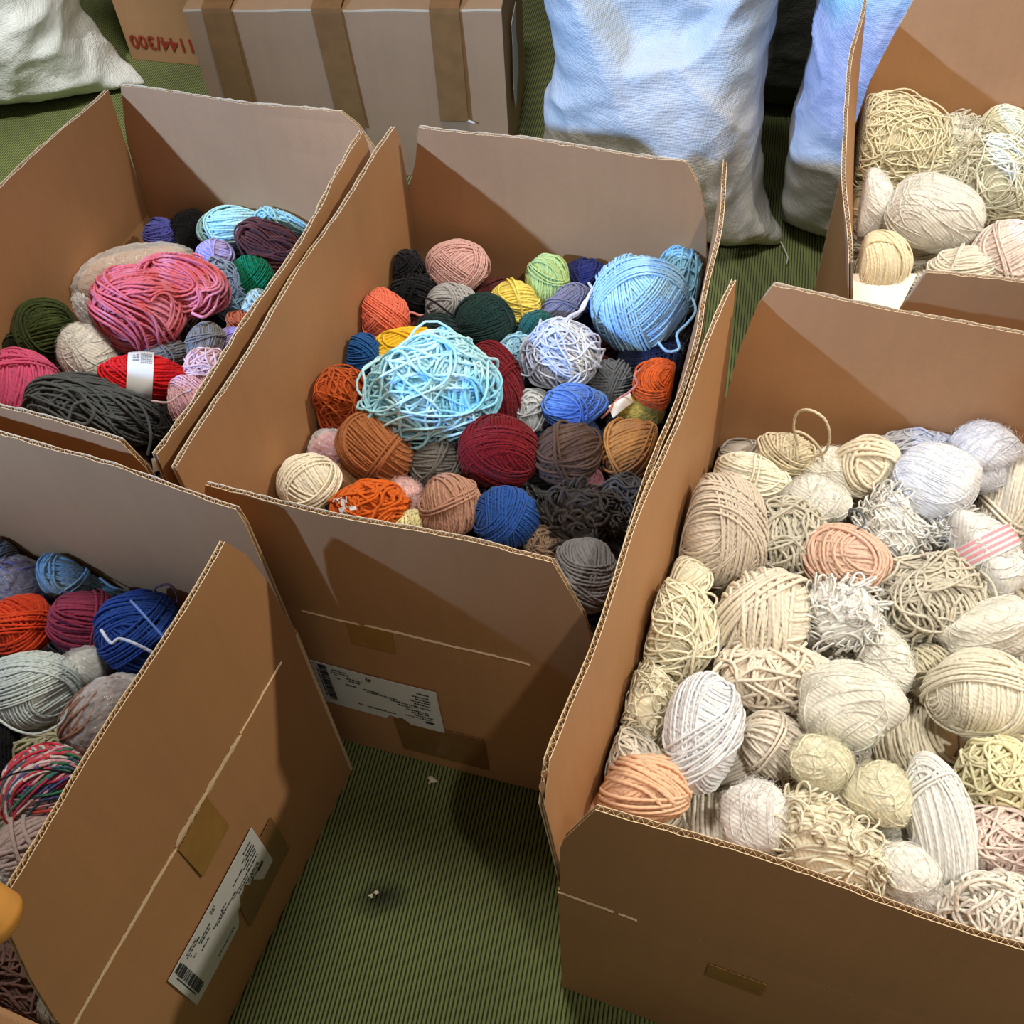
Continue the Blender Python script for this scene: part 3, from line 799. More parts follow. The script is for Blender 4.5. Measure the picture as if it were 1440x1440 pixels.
yarn(C_, 528, 633, 56, 44, -38, .01, 's', ['#a0623a'], 'copper brown twisted skein below the rust ball', 2.4)
yarn(C_, 466, 634, 32, 28, 0, -.025, 'p', ['#c56a78'], 'rose pink yarn in clear plastic by the left wall of the middle box', 2.0, bag='clear plastic bag round the rose pink yarn in the middle box')
yarn(C_, 490, 672, 26, 20, 0, -.03, 'f', ['#dca777'], 'peach tuft between the cream ball and the copper skein', 1.6)
yarn(C_, 430, 676, 45, 36, -5, .01, 'w', ['#efe6cf'], 'cream ball in the front left corner of the middle box', 2.2)
Y['orange2'] = yarn(C_, 520, 712, 44, 29, 0, .0, 'm', ['#d3631f'], 'loose orange skein at the front edge with silver tags', 2.8, name='yarn_skein')
yarn(C_, 572, 700, 24, 32, 20, -.02, 'f', ['#eec3c0'], 'pale pink fluffy yarn left of the beige-brown ball', 1.8)
yarn(C_, 582, 735, 22, 16, 0, -.018, 'w', ['#f3e7ab'], 'pale yellow bit of yarn at the front edge of the middle box', 2.0)
yarn(C_, 616, 652, 38, 34, 0, -.018, 's', ['#6b6762'], 'dark grey skein under the aqua tangle', 2.4)
yarn(C_, 631, 712, 41, 45, 0, .005, 's', ['#b28670'], 'beige-brown soft ball at the front edge of the middle box', 2.2)
yarn(C_, 713, 728, 44, 43, 0, .0, 'w', ['#26509a'], 'royal blue ball at the front edge of the middle box', 1.8)
yarn(C_, 813, 724, 47, 40, 0, .0, 'c', ['#3a3432'], 'charcoal chenille skein at the front right of the middle box', 3.4)
yarn(C_, 878, 712, 32, 36, 0, -.01, 'm', ['#4e4b4a'], 'dark grey tangle at the right wall, right of the charcoal chenille', 2.2)
yarn(C_, 824, 806, 42, 50, 0, .0, 'w', ['#7e7c7e'], 'grey ball showing in the front right corner beside the flap', 2.4)
yarn(C_, 829, 677, 16, 14, 0, -.035, 'w', ['#b57a84'], 'small dusky pink bit between chocolate skein and charcoal chenille', 2.0)
yarn(C_, 771, 765, 26, 18, 0, -.02, 'm', ['#8b735f'], 'small brown tangle at the front edge left of the grey ball', 2.0)
# ---- upper left box
T_ = 'T'
yarn(T_, 228, 329, 23, 22, 0, 0, 'w', ['#5558a8'], 'violet blue ball in the back left corner of the upper left box', 1.8)
yarn(T_, 268, 327, 24, 31, 0, -.0, 'f', ['#131316'], 'black ball against the back wall of the upper left box', 2.0)
yarn(T_, 332, 322, 48, 30, 8, .0, 'h', ['#a8d8da', '#c2e6e0'], 'large pale aqua hank at the back of the upper left box', 2.3)
yarn(T_, 402, 308, 40, 18, -5, -.01, 'h', ['#9ccbd2'], 'pale aqua tangle at the back wall, behind the dark brown skein', 2.3)
yarn(T_, 379, 347, 42, 28, -32, .02, 'h', ['#5a3436'], 'dark brown skein at the right wall of the upper left box', 2.6)
yarn(T_, 303, 358, 25, 21, -15, .02, 's', ['#b4a8de'], 'small lilac skein under the pale aqua hank', 2.2)
yarn(T_, 322, 408, 24, 38, 12, -.0, 'm', ['#a9aed4', '#7fa6bc'], 'lilac and blue-grey tangle right of the rose hank', 2.0)
yarn(T_, 355, 391, 34, 26, -30, .005, 'w', ['#0f7a58'], 'emerald green ball below the dark brown skein', 1.6)
yarn(T_, 187, 388, 82, 36, 14, -.02, 'p', ['#c9a184'], 'beige packed yarn in a smooth bag along the left wall of the upper left box', 2.0, bag='clear plastic bag round the beige yarn in the upper left box')
Y['rose'] = yarn(T_, 222, 428, 80, 60, 0, .03, 'h', ['#dc7286', '#d6646a', '#e08ea4'], 'big rose red hank folded on top in the upper left box', 2.9, lobes=[(-24, -6, 60, 56, 10, 'h'), (36, 26, 58, 36, -18, 'h')])
yarn(T_, 62, 464, 39, 39, 0, .0, 'w', ['#38451f'], 'olive green ball at the left wall of the upper left box', 2.4)
Y['wfluff'] = yarn(T_, 122, 500, 38, 48, 10, .0, 'f', ['#e9e6dc'], 'white mohair yarn between the olive ball and the rose hank', 2.0)
yarn(T_, 290, 486, 26, 34, -20, .0, 's', ['#85817e'], 'mid grey skein right of the rose hank', 1.8)
yarn(T_, 228, 498, 38, 20, 5, -.02, 's', ['#7d7a78'], 'grey skein peeking out above the labelled red skein', 1.8)
red = yarn(T_, 207, 531, 59, 31, -5, .02, 's', ['#d81f26'], 'bright red skein with a white paper band', 2.4, bandc=(-.45, .13, [PAPER], 'white paper band with small print'))
yarn(T_, 30, 549, 50, 58, 0, .005, 's', ['#d95a82'], 'bright pink skein at the left of the upper left box', 2.8)
Y['char'] = yarn(T_, 138, 580, 86, 48, -14, .01, 'h', ['#53585a'], 'large charcoal grey hank at the front of the upper left box', 2.8)
yarn(T_, 233, 592, 24, 34, 0, -.03, 'm', ['#2a2626'], 'black tangle between charcoal hank and pale pink ball', 1.8)
yarn(T_, 268, 566, 30, 36, 30, .005, 's', ['#edb9c2'], 'pale pink skein at the right wall of the upper left box', 2.0)
yarn(T_, 292, 522, 28, 26, 0, -.0, 'm', ['#efc9cf'], 'pale pink loose loops above the pale pink skein', 2.2)
yarn(T_, 322, 482, 24, 16, 20, -.01, 'w', ['#a99be0'], 'bright lilac ball at the right wall of the upper left box', 2.0)
yarn(T_, 340, 455, 20, 15, 0, -.02, 'w', ['#b8613f'], 'small terracotta ball at the right wall of the upper left box', 2.0)
yarn(T_, 364, 430, 18, 18, 0, -.01, 'm', ['#b9d3d8'], 'small ice blue tangle at the right wall, below the emerald ball', 2.0)
yarn(T_, 6, 478, 26, 20, 0, -.03, 'w', ['#2c3018'], 'dark olive ball at the left frame edge behind the bright pink skein', 2.2)
# ---- lower left box
Y['redsk'] = red[0]
B_ = 'B'
Y['teard'] = yarn(B_, 92, 808, 40, 31, -12, .01, 's', ['#7db0d4', '#a2c0c4'], 'light blue teardrop skein at the back of the lower left box', 2.2, lobes=[(0, 0, 40, 31, 0, 's'), (44, 2, 48, 14, -12, 's')])
yarn(B_, 120, 873, 51, 43, 0, .005, 's', ['#93344a'], 'wine red ball between orange and navy in the lower left box', 2.4)
Y['navy'] = yarn(B_, 198, 892, 59, 60, 15, .015, 'w', ['#1f3f86'], 'large navy ball with a white strand lying across it', 2.4)
yarn(B_, 28, 879, 45, 41, 0, .01, 'w', ['#d1401c'], 'orange-red ball at the left edge of the lower left box', 2.2)
yarn(B_, 26, 818, 40, 34, 0, -.02, 'm', ['#8d86b4'], 'lilac yarn in clear plastic behind the orange-red ball', 2.2, bag='clear plastic bag round the lilac yarn')
yarn(B_, 4, 775, 24, 28, 0, -.015, 'w', ['#75787a'], 'grey ball in the far corner of the lower left box', 2.0)
Y['mint'] = yarn(B_, 44, 969, 60, 54, 8, .02, 'w', ['#c3d0ce'], 'large pale mint grey ball at the left of the lower left box', 2.0)
yarn(B_, 122, 938, 30, 32, 0, -.02, 'p', ['#c9cbc6'], 'pale grey yarn in crumpled plastic right of the mint grey ball', 2.0, bag='crumpled clear plastic right of the mint grey ball')
yarn(B_, 152, 1006, 60, 44, 42, -.005, 'h', ['#94705f'], 'brown yarn in clear plastic behind the fluted flap edge', 2.4, bag='clear plastic bag round the brown yarn')
yarn(B_, 4, 1060, 22, 46, 0, -.01, 'w', ['#131215'], 'black ball at the left frame edge below the mint grey ball', 2.0)
yarn(B_, 38, 1030, 34, 20, 0, -.03, 'w', ['#a3262a'], 'red ball hidden under the mint grey ball', 2.2)
yarn(B_, 72, 1052, 52, 30, 25, -.03, 'm', ['#b5b394'], 'pale sage tangle above the multicoloured ball', 2.6)
Y['multi'] = yarn(B_, 62, 1104, 56, 54, 0, .005, 'w', ['#e9c9cc', '#c8466e', '#3f6a7c', '#f0e2dc', '#d9455a', '#4a8a6c', '#e8a8b4', '#5a5e96', '#eecfca', '#e05a4e'], 'multicoloured pink, green and blue ball in the lower left box', 2.3, mode='run')
yarn(B_, 38, 1192, 62, 44, 40, -.012, 's', ['#b7a29c'], 'chunky taupe pink skein at the near end of the lower left box', 3.6)
yarn(B_, 2, 1222, 22, 32, 0, .0, 'f', ['#d5d2cb'], 'off-white fluffy ball at the left frame edge by the flap end', 2.0)
yarn(B_, 12, 1372, 70, 50, -30, -.06, 'm', ['#6b5048'], 'dark brown twiggy yarn in the bottom left corner', 2.2)
# ---- right box
R_ = 'R'
Y['beige'] = yarn(R_, 1104, 641, 40, 31, 0, .005, 'w', ['#cbbb9a'], 'small beige ball at the back wall with a standing loop', 2.2)
yarn(R_, 1057, 672, 52, 32, -18, -.005, 's', ['#efe6cc'], 'ivory skein behind the large taupe ball', 2.4)
yarn(R_, 1014, 745, 62, 78, 12, .02, 'w', ['#cfc0ac'], 'large taupe ball in the back left corner of the right box', 2.4)
yarn(R_, 1165, 668, 42, 36, 0, -.01, 'f', ['#ebe6d6'], 'off-white mohair ball between beige ball and cream ball', 2.0)
yarn(R_, 1221, 656, 42, 38, 20, .01, 'w', ['#e9dcc0'], 'cream chunky ball at the back wall of the right box', 3.4)
Y['wloop'] = yarn(R_, 1143, 706, 50, 36, 0, .005, 'f', ['#e9e7dc'], 'white fluffy skein above the grey-beige one', 2.4)
yarn(R_, 1112, 757, 46, 49, 10, .012, 'm', ['#c3bda9'], 'grey-beige loosely wound skein left of the blush ball', 2.6, name='yarn_skein')
yarn(R_, 1187, 785, 54, 42, -8, .03, 'w', ['#e0b49c'], 'blush pink ball in the middle of the right box', 2.8)
yarn(R_, 1293, 628, 46, 24, 10, -.005, 'm', ['#cfd2dc'], 'bluish white loops against the back wall of the right box', 2.2)
yarn(R_, 1384, 632, 46, 42, 0, .01, 'f', ['#eceef4'], 'snow white fluffy ball at the back right of the right box', 2.0, lobes=[(0, 4, 45, 40, 0, 'f'), (4, -36, 26, 22, 0, 'f')])
yarn(R_, 1311, 680, 60, 52, 0, .03, 'f', ['#e9ecf2'], 'large snow white smooth ball left of the snow white fluffy ball', 1.8)
yarn(R_, 1252, 742, 44, 54, 15, .0, 'c', ['#efeee6'], 'white skein with curly loose loops under the large snow white ball', 2.2)
yarn(R_, 1326, 745, 40, 34, 0, -.01, 'c', ['#ecece6'], 'white frilly loops right of the curly white skein', 2.0)

yarn(R_, 1316, 782, 36, 22, 10, -.035, 'p', ['#c9a98c'], 'kraft brown wad behind the greige ball', 2.0)
yarn(R_, 1300, 842, 72, 58, 10, .015, 'm', ['#cdc6b2'], 'large greige tangled ball in the right box', 2.4)
yarn(R_, 1424, 704, 42, 80, -10, .0, 's', ['#e9ddc8'], 'cream skein at the right frame edge below the snow white ball', 3.0)
yarn(R_, 961, 812, 35, 27, 0, .005, 'w', ['#ede3c6'], 'small cream ball at the left wall below the large taupe ball', 2.4)
yarn(R_, 950, 885, 58, 62, 0, .012, 'm', ['#f0e8c8'], 'loosely wound pale yellow ball at the left wall of the right box', 2.2)
yarn(R_, 1075, 868, 70, 60, 30, .02, 'w', ['#e8dcc6'], 'big cream ribbed ball left of the white chenille', 3.4)
yarn(R_, 1187, 864, 53, 42, -15, .03, 'c', ['#f2f2ee'], 'white chenille skein below the blush pink ball', 2.4)
yarn(R_, 1090, 950, 78, 46, -5, .0, 'm', ['#eee0cb'], 'loose cream loops below the big cream ribbed ball', 3.0)
yarn(R_, 1243, 922, 38, 58, 20, .005, 'f', ['#f0eee2'], 'white mohair skein right of the white chenille', 2.4)
yarn(R_, 1192, 992, 74, 60, 0, .035, 'f', ['#eceadc'], 'large off-white mohair ball in the centre of the right box', 2.4)
yarn(R_, 1392, 884, 72, 42, 8, .025, 'f', ['#efeadc'], 'ivory mohair skein at the right, above the cream whorled ball', 2.4)
yarn(R_, 1380, 976, 72, 58, 0, .035, 'w', ['#efe7cf'], 'cream whorled ball at the right of the right box', 2.4)
yarn(R_, 1306, 945, 32, 36, 0, -.015, 's', ['#bfb79c'], 'greenish beige skein between mohair ball and whorled ball', 2.4)
yarn(R_, 905, 992, 44, 58, 0, -.005, 'c', ['#efe6c8'], 'pale yellow curly yarn at the left wall of the right box', 2.0)
yarn(R_, 988, 1030, 52, 76, -6, .04, 'w', ['#e6ebf2'], 'upright blue-white ball near the left wall of the right box', 2.4)
Y['peach'] = yarn(R_, 912, 1108, 60, 44, 10, .02, 'w', ['#edba94'], 'peach ball in the front left corner of the right box', 3.2)
yarn(R_, 876, 1066, 40, 36, 0, -.005, 'm', ['#e6dfcf'], 'small off-white tangle above the peach ball', 2.2)
yarn(R_, 1062, 1148, 48, 50, 0, .015, 'f', ['#eceae6'], 'cloudy white ball at the front edge right of the peach ball', 2.0)
yarn(R_, 1088, 1048, 44, 48, 40, -.015, 's', ['#e6dac8'], 'striated cream skein between blue-white ball and mohair ball', 2.6)
yarn(R_, 1200, 1095, 80, 46, -20, .04, 'f', ['#efeacb'], 'pale yellow twisted skein in front of the large off-white mohair ball', 2.6, name='yarn_skein', lobes=[(-42, 6, 44, 38, 0, 'f'), (40, -8, 46, 44, 0, 'f')])
yarn(R_, 1322, 1158, 42, 92, 6, .03, 's', ['#f0f1ee'], 'long white skein lying upright at the front right', 2.2)
yarn(R_, 1158, 1178, 92, 52, -34, .012, 'c', ['#ede4c8'], 'long ivory boucle skein at the front edge of the right box', 2.6)
yarn(R_, 1408, 1192, 56, 44, 0, .012, 'm', ['#efd6cc'], 'pale pink mohair ball at the right frame edge', 2.2)
yarn(R_, 1408, 1092, 52, 54, 0, .015, 'm', ['#efe6b8'], 'butter yellow ball at the right frame edge', 2.4)
Y['wbr'] = yarn(R_, 1392, 1280, 52, 45, 0, .03, 'm', ['#efe9dc'], 'white loosely wound ball at the front edge, bottom right', 2.4)
yarn(R_, 1270, 1226, 50, 36, -20, .012, 'f', ['#f6f4ec'], 'bright white folded skein left of the long white skein foot', 2.0)
yarn(R_, 1308, 1268, 50, 30, -15, .0, 'f', ['#efeae2'], 'off-white fluffy skein at the front edge left of the white ball', 2.0)
yarn(R_, 1262, 1158, 34, 40, 0, -.02, 'f', ['#ece9d6'], 'pale fluff between boucle skein and long white skein', 2.0)
# ---- upper right box
U_ = 'U'
yarn(U_, 1252, 200, 64, 58, 10, .0, 'm', ['#efe6c2'], 'large pale cream tangle at the left of the upper right box', 2.0)
yarn(U_, 1222, 284, 33, 43, 0, .01, 'f', ['#f2f0ea'], 'round white mohair ball at the left wall of the upper right box', 2.2)
yarn(U_, 1310, 302, 66, 54, -10, .02, 'f', ['#ecebe2'], 'wide white mohair skein in the middle of the upper right box', 2.2)
yarn(U_, 1340, 198, 38, 34, 0, .0, 'c', ['#ecead8'], 'ivory chenille ball at the back of the upper right box', 2.2)
yarn(U_, 1414, 186, 38, 34, 0, .005, 'w', ['#eae6c4'], 'pale yellow ball at the back right of the upper right box', 2.0)
yarn(U_, 1406, 252, 62, 50, 0, .01, 'm', ['#e9e8cf'], 'greenish cream tangle at the right of the upper right box', 2.0)
yarn(U_, 1234, 368, 40, 38, 0, .0, 'w', ['#f0e2bc'], 'butter cream ball at the front left of the upper right box', 2.2)
yarn(U_, 1416, 360, 46, 44, 20, .012, 's', ['#f0dcd2'], 'pinkish white skein at the right of the upper right box', 2.4)
yarn(U_, 1356, 376, 46, 28, 10, .0, 's', ['#efe8d4'], 'striated cream skein at the front edge of the upper right box', 2.4)
yarn(U_, 1316, 240, 38, 24, 5, -.02, 'm', ['#ece4c4'], 'pale cream bit between ivory chenille ball and wide mohair skein', 2.2)
# ---- loose ends, tags and bands
loose(Y['beige'], [(1122, 626), (1116, 600), (1122, 580), (1140, 577), (1160, 590), (1167, 615), (1160, 636), (1146, 642), (1140, 660)], [.46, .50, .53, .55, .54, .51, .47, .45, .43], 1.8)
loose(Y['beige'], [(1122, 626), (1118, 608), (1134, 612), (1152, 630), (1158, 648)], [.47, .49, .49, .47, .44], 1.8)
loose(Y['navy'], [(142, 886), (156, 904), (168, 898), (190, 905), (222, 921)], [.50, .51, .51, .51, .49], 2.0, ['#c8cfe0'], 'pale grey-white strand')
loose(Y['navy'], [(184, 845), (205, 868), (232, 898)], [.50, .51, .50], 1.6, ['#5f7db8'], 'lighter blue strand')
loose(Y['navy'], [(216, 832), (222, 825), (238, 822), (248, 834), (250, 846)], [.47, .48, .49, .48, .46], 1.6, ['#47333a'], 'dark brown strand end')
loose(Y['sky'], [(860, 400), (838, 402), (826, 420), (818, 436), (800, 446), (794, 458)], [.47, .48, .48, .48, .49, .49], 2.6, ['#c9cee2'], 'pale lavender braided strand')
loose(Y['sky'], [(828, 398), (836, 414), (822, 424), (812, 442), (798, 448)], [.46, .47, .48, .48, .48], 2.2, ['#c9cee2'], 'pale lavender braided strand')
loose(Y['sky'], [(925, 480), (938, 494), (955, 490), (952, 470), (966, 455), (978, 438), (974, 420)], [.47, .46, .46, .47, .46, .45, .45], 2.2)
loose(Y['aqua'], [(660, 505), (668, 497), (672, 510), (664, 524)], [.50, .50, .50, .49], 2.6)
loose(Y['aqua'], [(668, 522), (682, 528), (688, 545), (702, 556), (690, 558), (676, 552)], [.50, .49, .49, .48, .48, .49], 2.6)
loose(Y['aqua'], [(530, 520), (516, 535), (522, 560), (540, 575), (536, 585), (548, 590)], [.49, .48, .48, .48, .47, .47], 2.6)
loose(Y['aqua'], [(545, 500), (530, 505), (524, 520), (532, 540)], [.50, .49, .49, .49], 2.6)
loose(Y['black'], [(588, 415), (610, 424), (626, 436), (640, 446)], [.44, .45, .45, .44], 1.6)
loose(Y['coral'], [(560, 438), (580, 440), (592, 444), (604, 442)], [.43, .43, .43, .42], 2.0, ['#c77f7c'])
loose(Y['orange'], [(900, 520), (892, 528), (896, 540), (884, 552), (868, 562), (856, 578), (846, 588)], [.46, .46, .45, .44, .43, .43, .42], 1.8, ['#c98078'], 'pinkish strand trailing from the ball')
loose(Y['orange'], [(920, 508), (905, 510), (895, 518), (893, 530)], [.47, .47, .46, .45], 1.6)
loose(Y['rust'], [(442, 590), (430, 586), (424, 594)], [.42, .41, .41], 1.4)
loose(Y['char'], [(70, 560), (85, 548), (112, 552), (128, 572), (150, 585), (176, 592)], [.46, .48, .49, .49, .48, .46], 2.4)
loose(Y['char'], [(96, 590), (104, 570), (122, 566), (132, 580), (122, 596), (106, 594)], [.48, .49, .49, .49, .48, .48], 2.4)
loose(Y['char'], [(186, 560), (204, 580), (212, 612), (208, 640)], [.46, .46, .45, .43], 2.2)
loose(Y['rose'], [(262, 372), (270, 358), (284, 362), (280, 376)], [.47, .48, .48, .47], 2.0)
loose(Y['rose'], [(270, 440), (286, 446), (298, 438), (304, 430)], [.46, .46, .45, .45], 2.4)
loose(Y['wloop'], [(1194, 726), (1196, 716), (1210, 720), (1216, 736), (1206, 744)], [.49, .50, .50, .49, .49], 1.4, ['#5f6468'], 'thin dark grey thread')
loose(Y['lav'], [(818, 500), (834, 508), (842, 506), (836, 498)], [.46, .45, .45, .46], 2.2)
loose(Y['teard'], [(140, 812), (160, 826), (195, 836), (170, 836), (148, 832)], [.41, .40, .39, .39, .40], 1.8)
loose(Y['wbr'], [(1345, 1280), (1350, 1250), (1385, 1236), (1425, 1250), (1436, 1285)], [.47, .49, .50, .49, .46], 2.4)
loose(Y['peach'], [(868, 1120), (850, 1112), (838, 1126), (830, 1142)], [.44, .43, .42, .41], 3.0)
loose(Y['multi'], [(-6, 1100), (20, 1088), (52, 1082), (84, 1084), (112, 1089)], [.46, .475, .48, .475, .46], 1.1, ['#24262a'], 'thin black thread across the ball')
loose(Y['mint'], [(-4, 1010), (20, 1026), (52, 1032), (84, 1018), (96, 996)], [.45, .44, .44, .44, .45], 1.6)
loose(Y['redsk'], [(270, 548), (252, 556), (236, 566), (214, 564)], [.47, .46, .46, .45], 1.8, ['#e8c4c4'], 'pale pink strand')
# silver tags on the orange skein
m = MB(); rr = np.random.default_rng(8)
oc = np.array(Y['orange2'].location)
for i in range(13):
    c = onz(482+rr.uniform(-13, 15), 712+rr.uniform(-12, 12), .475+rr.uniform(0, .012))-oc
    Rm = np.linalg.qr(rr.normal(0, 1, (3, 3)))[0]; m.box(c, (.0042, .0022, .0006), Rm); 
link('silver_tag', m.mesh('silver_tag', [FOIL]), Y['orange2'])['label'] = 'small black and silver tags'

# red skein band print
def band_print(bnd, C, E, k, rx, ry, rows, mat, name, x0, x1, deep=.92):
    m = MB(); rng = random.Random(3)
    for (xa, xb, ta, tb) in rows:
        xs = np.linspace(xa, xb, 3)*rx*k; th = np.linspace(ta, tb, 5 if tb-ta < 1 else 30)
        s = np.sqrt(np.maximum(1-(xs/(rx*k*1.04))**2, .1))
        G = np.array([[(x, (ry*k*1.09+.003)*q*math.cos(t), (ry*k*deep*1.09+.003)*q*math.sin(t)) for t in th] for x, q in zip(xs, s)])
        Nn = G*np.array([0, 1, 1]); Nn /= np.linalg.norm(Nn, axis=2, keepdims=True)
        m.slab(G @ E, Nn @ E, .0005, 0)
    link(name, m.mesh(name, [mat]), bnd)
ro, rc, rE, rk, rb = red
rng_ = random.Random(2); rows = []
for q in range(7):          # small grey text block at the upper part of the band
    t = .45+q*.085; x = -.16
    while x < .08:
        w = rng_.uniform(.015, .04); rows.append((x, min(x+w, .09), t, t+.045)); x += w+.012
for q in range(3):
    rows.append((-.34, -.30+.03*q, .55+q*.14, .60+q*.14)); rows.append((-.26, -.21, .5+q*.16, .58+q*.16))
band_print(rb, rc, rE, rk, 59, 31, rows, mat_plain('band_print_grey', '#8d9098', .6), 'band_print', 0, 0)
st = yarn('R', 1388, 782, 66, 42, -62, .035, 'f', ['#f2f2ee'], 'white skein with a pink striped paper band', 2.4, name='yarn_skein', bandc=(-.42, .08, [PAPER], 'white paper band with pink stripes'))
so, sc_, sE, sk, sb = st
band_print(sb, sc_, sE, sk, 66, 42, [(-.40+i*.12, -.345+i*.12, 0, 3.1416) for i in range(4)], mat_plain('pink_stripe', '#e79aa6', .5), 'pink_stripe', 0, 0)

# clear plastic knot above the white mohair yarn
_C = onz(120, 436, .47); plastic(_C, frame(_C, 30), .014, .024, .012, BOXES['T'], 'small knotted clear plastic bag end above the white mohair yarn', 77, amp=4.5)
# white paper slips
def slip(key, pts, zs, label, bend=.004, name='paper_slip'):
    P = np.array([onz(x, y, z) for (x, y), z in zip(pts, zs)]); G = np.zeros((7, 7, 3))
    for i, s in enumerate(np.linspace(0, 1, 7)):
        for j, q in enumerate(np.linspace(0, 1, 7)):
            G[i, j] = (1-s)*((1-q)*P[0]+q*P[3])+s*((1-q)*P[1]+q*P[2]); G[i, j, 2] += bend*math.sin(3.1*s)*math.sin(3*q)
    c = G.mean((0, 1)); m = MB(); m.slab(G-c, np.array([0, 0, 1.])*np.ones((7, 7, 1)), .0008, 0)
    o = link(name, m.mesh(name, [WPAPER], True), None, c); tag(o, label, 'paper'); return o
slip('U', [(1196, 385), (1290, 385), (1262, 440), (1192, 440)], [.42, .42, .40, .40], 'white paper sheet in the front left corner of the upper right box')
slip('T', [(213, 645), (232, 640), (236, 660), (216, 664)], [.44, .45, .42, .42], 'small white paper scrap in the front right corner of the upper left box', .006)
slip('C', [(855, 572), (886, 552), (890, 566), (862, 588)], [.43, .43, .42, .42], 'small crumpled white wrapper between cornflower skein and bright orange ball', .008)

# ---- buried yarn filling each box up to the visible layer
def heap(key, cols, label, seed):
    bx = BOXES[key]; rng = np.random.default_rng(seed); parts = []; mi = []; mats = [ymat([c]) for c in cols]
    zc = ZB[key]-.085; R2 = rot(bx['yaw'])
    gx = max(int(bx['W']/.085), 2); gy = max(int(bx['L']/.085), 2); V0 = []; n = 0
    for i in range(gx):
        for j in range(gy):
            u = (i+.5)*bx['W']/gx+rng.normal(0, .006); v = (j+.5)*bx['L']/gy+rng.normal(0, .006)
            c = np.array([*(R2 @ np.array([u, v])+np.array([bx['x'], bx['y']])), zc+rng.uniform(-.02, .012)])
            bl = Blob(rng, (.052, .052, .046), .04); k = int(rng.integers(len(cols)))
            Vi, Fi = ico(2); P = bl.shape(Vi, np.full(len(Vi), .95)); parts.append((P+c, Fi, np.zeros((Fi.size, 2)))); mi.append(('t', len(Fi), k))
            for w in (1.1, .4):
                a = tube(band(rng, bl, unit(rng), w, .0052, 0, 20), np.zeros(3), .0026, 3)
                parts.append((a[0]+c, a[1], a[2])); mi.append(('q', len(a[1]), k))
    # solid lumpy body below, down to the box bottom
    U, Vv = np.meshgrid(np.linspace(.012, bx['W']-.012, 12), np.linspace(.012, bx['L']-.012, 14), indexing='ij')
    XY = np.stack([U, Vv], -1) @ R2.T+np.array([bx['x'], bx['y']])
    top = np.concatenate([XY, (zc-.01+.008*np.sin(U*60)*np.sin(Vv*50))[..., None]], -1)
    bot = np.concatenate([XY, np.full(U.shape+(1,), .009)], -1)
    mb = MB(); mb.grid(top); mb.grid(bot, 0, True)
    for e in (lambda X: X[0], lambda X: X[-1], lambda X: X[:, 0], lambda X: X[:, -1]): mb.grid(np.stack([e(top), e(bot)], 0))
    Vb = np.concatenate(mb.V); Fb = np.concatenate(mb.Q); parts.append((Vb, Fb, np.zeros((Fb.size, 2)))); mi.append(('q', len(Fb), 0))
    V, F, Uv = merge(parts)
    idx = [k for t, nn, k in mi if t == 'q' for _ in range(nn)]+[k for t, nn, k in mi if t == 't' for _ in range(nn)]
    c0 = np.array([*(R2 @ np.array([bx['W']/2, bx['L']/2])+np.array([bx['x'], bx['y']])), .01])
    V = clip_box(bx, V)
    o = link('buried_yarn', mesh_np('buried_yarn', V-c0, F, Uv, True, mats, idx), None, c0)
    tag(o, label, 'yarn', None, 'stuff')
heap('C', ['#2a2a30', '#5a5a60', '#6a3030', '#30406a', '#8a8a88'], 'dark jumble of buried yarn seen between the balls in the middle box', 1)
heap('T', ['#2c2828', '#5a5450', '#7a7a80', '#8a6a5a'], 'jumble of buried yarn between the balls in the upper left box', 2)
heap('B', ['#3a3436', '#6a6460', '#8a8478'], 'jumble of buried yarn between the balls in the lower left box', 3)
heap('R', ['#e6dcc4', '#d9d2c0', '#cfc0a4', '#efeade'], 'cream jumble of buried yarn between the balls in the right box', 4)
heap('U', ['#e9e0c4', '#efe8d8'], 'cream jumble of buried yarn between the balls in the upper right box', 5)

